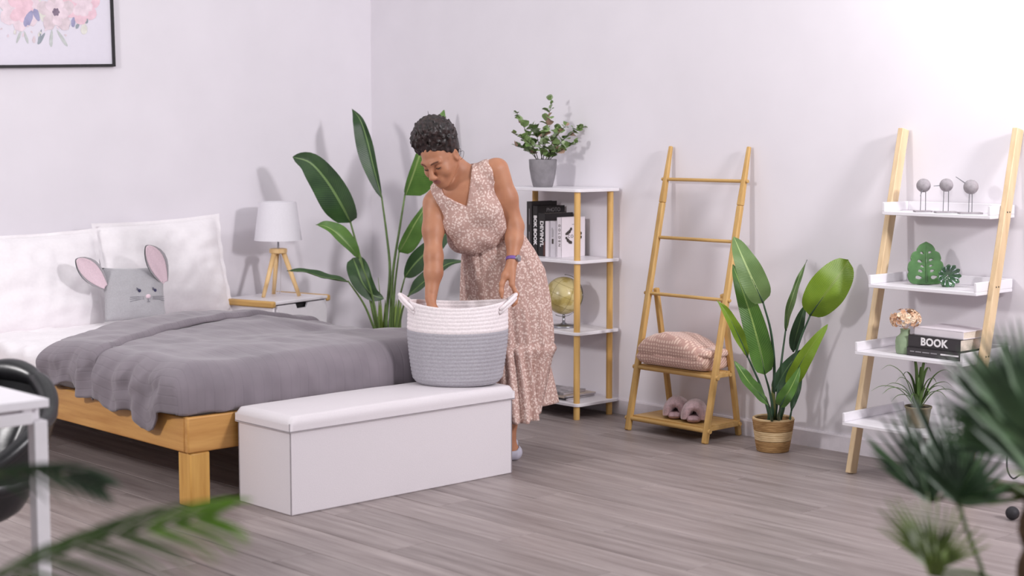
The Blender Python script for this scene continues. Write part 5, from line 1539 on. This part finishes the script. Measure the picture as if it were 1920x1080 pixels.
fb.ell(hp(0, 0.084, -0.066), (0.026, 0.014, 0.016), HAX, 0.02)
fb.ell(hp(0, 0.0925, -0.0605), (0.019, 0.008, 0.0055), HAX, 0.006)
fb.ell(hp(0, 0.0905, -0.0715), (0.017, 0.009, 0.0065), HAX, 0.006)
fb.cone(hp(-0.018, 0.099, -0.0662), hp(0.018, 0.099, -0.0662), 0.0015, 0.0015, 0.0) if False else None
# arms
fb.chain([shR, (shR*0.5+elR*0.5)+A3((-0.003, 0.0, 0)), elR, elR*0.62+wrR*0.38+A3((0.004, 0, 0)), wrR], [0.048, 0.0425, 0.0375, 0.0365, 0.026], 0.03)
fb.chain([shL, (shL*0.5+elL*0.5)+A3((0.004, 0.0, 0)), elL, elL*0.62+wrL*0.38+A3((0.002, 0, 0)), wrL], [0.049, 0.0435, 0.037, 0.0345, 0.0255], 0.03)
# legs
hipN, knN, anN = A3((-0.035, 0.08, 0.86)), A3((-0.02, 0.05, 0.47)), A3((-0.012, 0.01, 0.075))
hipF, knF, anF = A3((0.02, 0.15, 0.86)), A3((-0.01, 0.17, 0.47)), A3((-0.015, 0.20, 0.075))
for h_, k_, a_ in ((hipN, knN, anN), (hipF, knF, anF)):
    fb.chain([h_, h_*0.45+k_*0.55, k_, k_*0.66+a_*0.34+A3((0.012, 0.012, 0)), k_*0.25+a_*0.75, a_], [0.085, 0.070, 0.052, 0.052, 0.034, 0.032], 0.03)
    toe = A3((-0.15, -0.045, 0)) if a_ is anN else A3((-0.05, -0.148, 0))
    fb.chain([a_-toe*0.14+A3((0, 0, -0.042)), a_+toe*0.55+A3((0, 0, -0.036)), a_+toe+A3((0, 0, -0.05))], [0.030, 0.030, 0.022], 0.03)
# left hand (hanging at the basket handle)
def finger(pts, r0, r1): fb.chain(pts, list(np.linspace(r0, r1, len(pts))), 0.006)
palm0 = A3((-0.005, -0.145, 0.874)); palm1 = A3((-0.007, -0.155, 0.833))
for i, dd in enumerate((-0.186, -0.166, -0.146, -0.128)):
    k0 = A3((0, 0, 0.812)); k0[1] = dd
    fb.cone(wrL+A3((0, -0.012+0.008*i, -0.008)), k0, 0.015, 0.0125, 0.014)
    m = A3((0.019, 0, 0.767)); m[1] = dd-0.004; m[2] += 0.004*(i-1.5)*(1 if i > 1 else -1)*0.5; m[0] += 0.003*(1-i)
    tp = A3((0.014, 0, 0.736)); tp[1] = dd-0.006; tp[0] += 0.003*(1-i); tp[2] -= (0.002, 0.006, 0.003, -0.006)[i]
    te = tp + A3((-0.010, -0.002, -0.012))
    finger([k0, m, tp, te], 0.0096, 0.0066)
fb.chain([wrL+A3((-0.008, -0.012, -0.012)), A3((-0.03, -0.165, 0.848)), A3((-0.044, -0.178, 0.812)), A3((-0.046, -0.186, 0.782)), A3((-0.044, -0.19, 0.757))], [0.018, 0.0155, 0.0105, 0.0095, 0.0072], 0.012)
# right hand (inside the basket)
for i, dd in enumerate((-0.036, -0.012, 0.012, 0.034)):
    k0 = wrR + A3((-0.004, dd*0.9, -0.085))
    fb.cone(wrR+A3((0, dd*0.45, -0.006)), k0, 0.017, 0.0125, 0.012)
    Lf = (0.038, 0.044, 0.041, 0.032)[i]
    finger([k0, k0+A3((-0.006, dd*0.1, -Lf*0.8)), k0+A3((0.004, dd*0.1, -Lf*1.5)), k0+A3((0.020, dd*0.1, -Lf*1.9))], 0.0095, 0.0068)
fb.chain([wrR+A3((0.004, -0.018, -0.018)), wrR+A3((0.020, -0.040, -0.050)), wrR+A3((0.026, -0.048, -0.080)), wrR+A3((0.028, -0.046, -0.105))], [0.017, 0.014, 0.0105, 0.0075], 0.012)

def skin_mat():
    k = NT('skin', 0.48, 0.4, (176, 124, 94))
    f = k.noise(k.coords(), 14, 3)
    k.col(k.ramp(f, [(0.3, (168, 114, 86)), (0.7, (184, 130, 100))]))
    k.b.inputs['Subsurface Weight'].default_value = 0.12
    k.b.inputs['Subsurface Radius'].default_value = (0.02, 0.008, 0.004)
    k.b.inputs['Subsurface Scale'].default_value = 0.3
    return k.m
M['skin'] = skin_mat()
M['lips'] = plain('lips', (160, 100, 90), 0.4, 0.4, var=0.05)
M['hair'] = plain('dark_curly_hair', (40, 29, 28), 0.42, 0.45, var=0.7, scale=55, bump=0.5)
M['brow'] = plain('brow_hair', (104, 70, 56), 0.7, 0.2, var=0.2, scale=200)
me = fb.mesh('body')
me.materials.append(M['skin']); me.materials.append(M['lips'])
nv = len(me.vertices); co = np.empty(nv*3, dtype=np.float32); me.vertices.foreach_get('co', co); co = co.reshape(-1, 3)
np_ = len(me.polygons); lv = np.empty(np_*4, dtype=np.int32); me.loops.foreach_get('vertex_index', lv) if len(me.loops) == np_*4 else None
cen = co[lv.reshape(-1, 4)].mean(1)
q = (cen-HC) @ np.array(HAX).T
lip = ((q[:, 0]/0.0205)**2 + ((q[:, 2]+0.0662)/0.0105)**2 < 1) & (q[:, 1] > 0.075)
me.polygons.foreach_set('material_index', lip.astype(np.int32))
body = obj('body', me, None, wm, recalc=False) if False else None
body = bpy.data.objects.new('body', me); COL.objects.link(body); body.parent = wm
sm = body.modifiers.new('smooth', 'SMOOTH'); sm.factor = 0.5; sm.iterations = 2
del fb
# face details
def V3(p): return tuple(float(x) for x in p)
for s in (-1, 1):
    P = []
    for k in range(9):
        x = -0.0135+0.027*k/8
        y = 0.0735+0.0138*math.sqrt(max(0, 1-(x/0.0155)**2)); z = -0.0055-0.0030*(1-(x/0.0135)**2)
        P.append(V3(hp(0.031*s+x, y, z)))
    obj('eyelashes', MB().tube(P, [0.0008]+[0.0016]*7+[0.0008], 6), M['hair'], body, smooth=True)
    P = [V3(hp(s*a, f, u)) for a, f, u in ((0.013, 0.0975, 0.0195), (0.026, 0.0955, 0.0245), (0.040, 0.086, 0.0245), (0.050, 0.074, 0.0195))]
    obj('eyebrow', MB().tube(catmull(P, 10), [0.0018+0.0016*math.sin(PI*k/10) for k in range(11)], 6), M['brow'], body, smooth=True)
# hair
fh_ = Field(hp(0, 0, 0.06)-0.24, hp(0, 0, 0.06)+0.24, 0.004)
fh_.ell(hp(0, -0.020, 0.040), (0.083, 0.098, 0.096), HAX, 0.02)
g = fh_.grid(); X = np.stack(np.broadcast_arrays(*g), -1); Q = (X-HC.astype(np.float32)) @ np.array(HAX, dtype=np.float32).T
l_, f_, u_ = Q[..., 0], Q[..., 1], Q[..., 2]
# hairline: keep what lies behind a curved front line and above the nape
front = (f_ - (0.060 + 0.72*(u_-0.066) - 2.2*l_*l_))*0.7
front = np.where(u_ > 0.07, np.minimum(front, (0.07-u_)*0.7+0.0), front)
side = ((-u_ - 0.045) - 0.35*(-f_-0.02))*0.8
ear_cut = np.minimum(0.028-np.sqrt((f_+0.010)**2+(u_+0.012)**2), np.abs(l_)-0.055)
fh_.F = np.maximum(fh_.F, np.maximum(front, side)); fh_.F = np.maximum(fh_.F, ear_cut)
BUN = hp(0.012, -0.012, 0.128)
fh_.ell(BUN, (0.083, 0.073, 0.062), HAX, 0.03)
fh_.ell(hp(-0.035, 0.026, 0.112), (0.044, 0.042, 0.040), HAX, 0.02)
fh_.ell(hp(0.05, -0.03, 0.088), (0.048, 0.056, 0.056), HAX, 0.03)
fh_.ell(hp(-0.04, -0.01, 0.085), (0.052, 0.06, 0.052), HAX, 0.03)
w1 = np.sin(X[..., 0]*290+2*np.sin(X[..., 2]*150))*np.sin(X[..., 1]*270+2*np.sin(X[..., 0]*160))*np.sin(X[..., 2]*280+2*np.sin(X[..., 1]*140))
w2 = np.sin(X[..., 0]*150+1)*np.sin(X[..., 1]*170+2)*np.sin(X[..., 2]*160)
amp = np.clip((u_-0.02)/0.06, 0.25, 1.0)
strand = np.sin(l_*260+np.sin(f_*60+u_*45)*2.2)*0.0022
fh_.F = fh_.F + (w1*0.0028 + w2*0.0055)*amp + strand
me = fh_.mesh('hair'); me.materials.append(M['hair'])
hair = bpy.data.objects.new('hair', me); COL.objects.link(hair); hair.parent = wm
mb = MB(); rw = random.Random(4)
for k in range(26):
    a = rw.uniform(0, 2*PI); b = hp(0.07*math.cos(a)+0.01, -0.03+0.03*math.sin(a), 0.09+rw.uniform(-0.03, 0.085))
    dr = nrm(b-hp(0, -0.02, 0.09)); e = b+dr*rw.uniform(0.010, 0.022)+A3((rw.uniform(-.01, .01), 0, rw.uniform(-.012, .012)))
    mb.tube(catmull([V3(b-dr*0.02), V3(b+dr*0.006+A3((0.004, 0, 0.003))), V3(e)], 6), [0.0012]*6+[0.0005], 5)
for z0, x0 in ((0.0, 0.0), (0.012, -0.008)):
    b = hp(0.078, -0.035, -0.01+z0)
    mb.tube(catmull([V3(b), V3(b+A3((0.018+x0, 0, 0.004))), V3(b+A3((0.016+x0, 0, -0.022))), V3(b+A3((0.004+x0, 0, -0.034)))], 10), 0.0008, 5)
obj('loose_strands', mb, M['hair'], hair, smooth=True)
del fh_, X, Q, w1, w2

# dress
def dress_mat():
    k = NT('floral_dress', 0.85, 0.15)
    v = k.coords()
    n = k.n('ShaderNodeTexNoise'); n.inputs['Scale'].default_value = 40; k.l(v, n.inputs['Vector'])
    mixv = k.n('ShaderNodeMix', data_type='VECTOR'); mixv.inputs[0].default_value = 0.02
    k.l(v, mixv.inputs[4]); k.l(n.outputs['Color'], mixv.inputs[5])
    vo = k.n('ShaderNodeTexVoronoi'); vo.inputs['Scale'].default_value = 92; vo.inputs['Randomness'].default_value = 0.9
    k.l(mixv.outputs[1], vo.inputs['Vector'])
    sp = k.ramp(vo.outputs['Distance'], [(0.30, (235, 235, 235)), (0.52, (0, 0, 0))])
    vo2 = k.n('ShaderNodeTexVoronoi'); vo2.inputs['Scale'].default_value = 170; k.l(mixv.outputs[1], vo2.inputs['Vector'])
    sp2 = k.ramp(vo2.outputs['Distance'], [(0.22, (150, 150, 150)), (0.36, (0, 0, 0))])
    base = (182, 150, 141)
    c = k.mix(sp2, base, (206, 180, 170)); c = k.mix(sp, c, (228, 208, 200))
    k.col(c)
    return k.m
M['dress'] = dress_mat()
fd = Field((-0.46, -0.36, 0.86), (0.20, 0.28, 1.50), 0.005)
torso(fd, 0.011)
bl0 = A3((-0.137, 0, 1.045))
fd.ell(bl0, (0.150, 0.120, 0.075), TAX, 0.05)
fd.ell(bl0-T_L*0.045+T_N*0.03, (0.095, 0.09, 0.062), TAX, 0.05)
X = np.stack(np.broadcast_arrays(*fd.grid()), -1).astype(np.float32)
Q = (X-neck0.astype(np.float32)) @ np.array(TAX, dtype=np.float32).T
l_, n_, a_ = Q[..., 0], Q[..., 1], Q[..., 2]
wv = 0.0035*np.sin(l_*95+np.sin(a_*30)*1.5) * np.clip(1-np.abs(a_+0.02)/0.14, 0, 1)*(l_ > 0.03) + 0.003*np.sin(l_*70+a_*25)*np.clip((-a_-0.19)/0.08, 0, 1)
F = fd.F + wv
lv_, av_ = l_+0.034, a_+0.092
vee = np.minimum(np.minimum(np.minimum(0.66*av_-lv_, 0.86*av_+lv_)*0.8, n_+0.02), 0.105-np.abs(l_))
neckhole = np.minimum(0.056-np.sqrt(l_**2+(n_+0.005)**2), a_+0.03)
F = np.maximum(F, vee); F = np.maximum(F, neckhole)
dip = np.clip((0.035-a_)/0.09, 0, 1); dip = dip*dip*(3-2*dip)
low = np.clip((-0.10-a_)/0.06, 0, 1)
F = np.maximum(F, np.maximum(l_-(0.141-0.022*dip+0.06*low), -l_-(0.158-0.012*dip+0.06*low)))
wq = (X-bl0.astype(np.float32)) @ np.array(TAX, dtype=np.float32).T
F = np.maximum(F, -(wq[..., 2]+0.066))
fd.F = F.astype(np.float32)
me = fd.mesh('dress_bodice'); me.materials.append(M['dress'])
bod = bpy.data.objects.new('dress_bodice', me); COL.objects.link(bod); bod.parent = wm
sm = bod.modifiers.new('smooth', 'SMOOTH'); sm.factor = 0.5; sm.iterations = 2
del fd, X, Q, F

rowsS = [(436, 874, 980, 0.045, 0.105), (470, 868, 1003, 0.065, 0.135), (505, 866, 1021, 0.08, 0.145), (560, 865, 1032, 0.095, 0.150), (610, 868, 1036, 0.10, 0.160), (640, 870, 1037, 0.105, 0.165)]
def skirt():
    mb = MB(); NU = 150; NV = 74
    zr = []; 
    for v, a, b, dc, dh in rowsS:
        s = (7.15+dc)/3027.4; zr.append((1.46-(v-251.5)*s, ((a+b)/2-960)*s, (b-a)/2*s, dc, dh))
    ztop, zseam = zr[0][0], zr[-1][0]
    zhem = 0.212
    lobes = (((0.018, -0.125), 0.098), ((0.075, 0.245), 0.128), ((-0.045, 0.07), 0.155))
    def lobe_r(c, th):
        best = 0.0; dx, dy = math.cos(th), math.sin(th)
        vals = []
        for (cx, cy), R in lobes:
            ox, oy = c[0]-cx, c[1]-cy
            b = ox*dx+oy*dy; q = b*b-(ox*ox+oy*oy-R*R)
            if q > 0:
                t = -b+math.sqrt(q)
                if t > 0: vals.append(t)
        if not vals: return 0.05
        k = 60.0
        return math.log(sum(math.exp(k*v) for v in vals))/k
    def fn(u, v):
        th = 2*PI*u
        z = ztop + (zhem-ztop)*v
        if z >= zseam:
            for (z0, c0, w0, d0, h0), (z1, c1, w1, d1, h1) in zip(zr, zr[1:]):
                if z >= z1-1e-9:
                    t = (z0-z)/(z0-z1); t = t
                    c, w, d, h = c0+(c1-c0)*t, w0+(w1-w0)*t, d0+(d1-d0)*t, h0+(h1-h0)*t; break
            fl = v/0.62
            rr = 1 + 0.035*(0.35+0.65*fl)*math.sin(17*th+1.2*math.sin(3*th)+z*4) + 0.018*math.sin(31*th+z*9)*(0.4+fl)
            x, y = c+w*rr*math.cos(th), d+h*rr*math.sin(th)
            if z < 0.84 and abs(x+0.236) < 0.242:
                y = max(y, -0.232+0.192*math.sqrt(max(0, 1-((x+0.236)/0.242)**2))-0.12*(1-sstep(0.86, 0.74, z)))
            return (x, y, z)
        z0, c0, w0, d0, h0 = zr[-1]
        t = (zseam-z)/(zseam-zhem)
        ex, ey = c0+w0*math.cos(th), d0+h0*math.sin(th)
        cc = (0.02, 0.06)
        R = lobe_r(cc, th); lx, ly = cc[0]+R*math.cos(th), cc[1]+R*math.sin(th)
        tt = t**0.9
        x, y = ex+(lx-ex)*tt, ey+(ly-ey)*tt
        g = min(1, t/0.12)
        puff = 0.012*math.exp(-((t-0.10)/0.08)**2) - 0.007*math.exp(-(t/0.03)**2)
        pl = (0.014+0.010*t)*math.sin(27*th+1.5*math.sin(4*th)+0.8*t)*g + 0.006*math.sin(53*th)*g*(1-t*0.6)
        k = 1 + (puff+pl)/max(0.08, math.hypot(x-cc[0], y-cc[1]))
        x, y = cc[0]+(x-cc[0])*k, cc[1]+(y-cc[1])*k
        zz = z + 0.03*t*max(0, y-0.05)/0.3 + 0.006*t*math.sin(5*th)
        # keep clear of the basket in front of her
        if 0.36 < zz < 0.80 and abs(x+0.236) < 0.242:
            y = max(y, -0.232+0.192*math.sqrt(max(0, 1-((x+0.236)/0.242)**2)))
        # keep clear of the chest that stands beside her
        if zz < 0.42:
            lim = (-0.150-0.684*y)/0.729
            x = max(x, lim)
        # keep clear of the bed corner behind her
        if zz < 0.62:
            xw, yw = PX_+0.729*x+0.684*y, PY_-0.684*x+0.729*y
            if xw < -1.15 and yw > -2.455:
                px__, py__ = -1.15-xw, yw+2.455
                if px__ < py__: xw += px__
                else: yw -= py__
                x, y = 0.729*(xw-PX_)-0.684*(yw-PY_), 0.684*(xw-PX_)+0.729*(yw-PY_)
        return (x, y, zz)
    mb.grid(fn, NU, NV, closeu=True)
    return mb
obj('dress_skirt', skirt(), M['dress'], wm, smooth=True, solid=0.003)
# waist band under the blouse
# shoes
M['shoe'] = plain('pale_grey_shoe', (186, 182, 196), 0.6, 0.3, var=0.06)
for a_ in (anN, anF):
    f2 = Field(a_+A3((-0.24, -0.24, -0.09)), a_+A3((0.10, 0.10, 0.06)), 0.004)
    toe = A3((-0.15, -0.045, 0)) if a_ is anN else A3((-0.05, -0.148, 0))
    f2.chain([a_-toe*0.15+A3((0, 0, -0.040)), a_+toe*0.55+A3((0, 0, -0.036)), a_+toe*1.03+A3((0, 0, -0.048))], [0.037, 0.036, 0.028], 0.03)
    X = np.stack(np.broadcast_arrays(*f2.grid()), -1)
    F = f2.F
    fl_ = 0.0012-X[..., 2]
    top = np.minimum(X[..., 2]-(a_[2]-0.028), 0.085-np.linalg.norm(X-(a_+A3((-0.03, -0.008, 0.03))), axis=-1))
    F = np.maximum(F, fl_); F = np.maximum(F, top); f2.F = F.astype(np.float32)
    me = f2.mesh('shoe'); me.materials.append(M['shoe'])
    o = bpy.data.objects.new('shoe', me); COL.objects.link(o); o.parent = wm
# watch
M['purple'] = plain('purple_strap', (116, 84, 150), 0.5, 0.3)
wt = MB(); ax = nrm(wrL-elL); s1 = nrm(np.cross(ax, (0, 1, 0))); s2 = np.cross(ax, s1)
wc = wrL - ax*0.004
wt.grid(lambda u, v: V3(wc + (s1*math.cos(2*PI*u)+s2*math.sin(2*PI*u))*(0.0285+0.0016*math.cos(2*PI*v)) + ax*(0.008*math.sin(2*PI*v))), 36, 8, closeu=True)
band = obj('watch_strap', wt, M['purple'], wm, smooth=True)
fdir = nrm(A3((0.80, -0.60, 0.05)) - ax*(A3((0.80, -0.60, 0.05))@ax)); sd = np.cross(ax, fdir)
cmb = MB(); vs = []
for k, (h, r) in enumerate(((0.026, 0.0155), (0.034, 0.0155), (0.0365, 0.0135))):
    for j in range(20):
        a = 2*PI*j/20
        vs.append(V3(wc + fdir*h + (ax*math.cos(a)+sd*math.sin(a))*r))
cmb.add(vs, [[i*20+j, i*20+(j+1)%20, (i+1)*20+(j+1)%20, (i+1)*20+j] for i in (0, 1) for j in range(20)] + [list(range(40, 60)), list(range(20))[::-1]])
obj('watch_face', cmb, M['steel'], band, smooth=False)
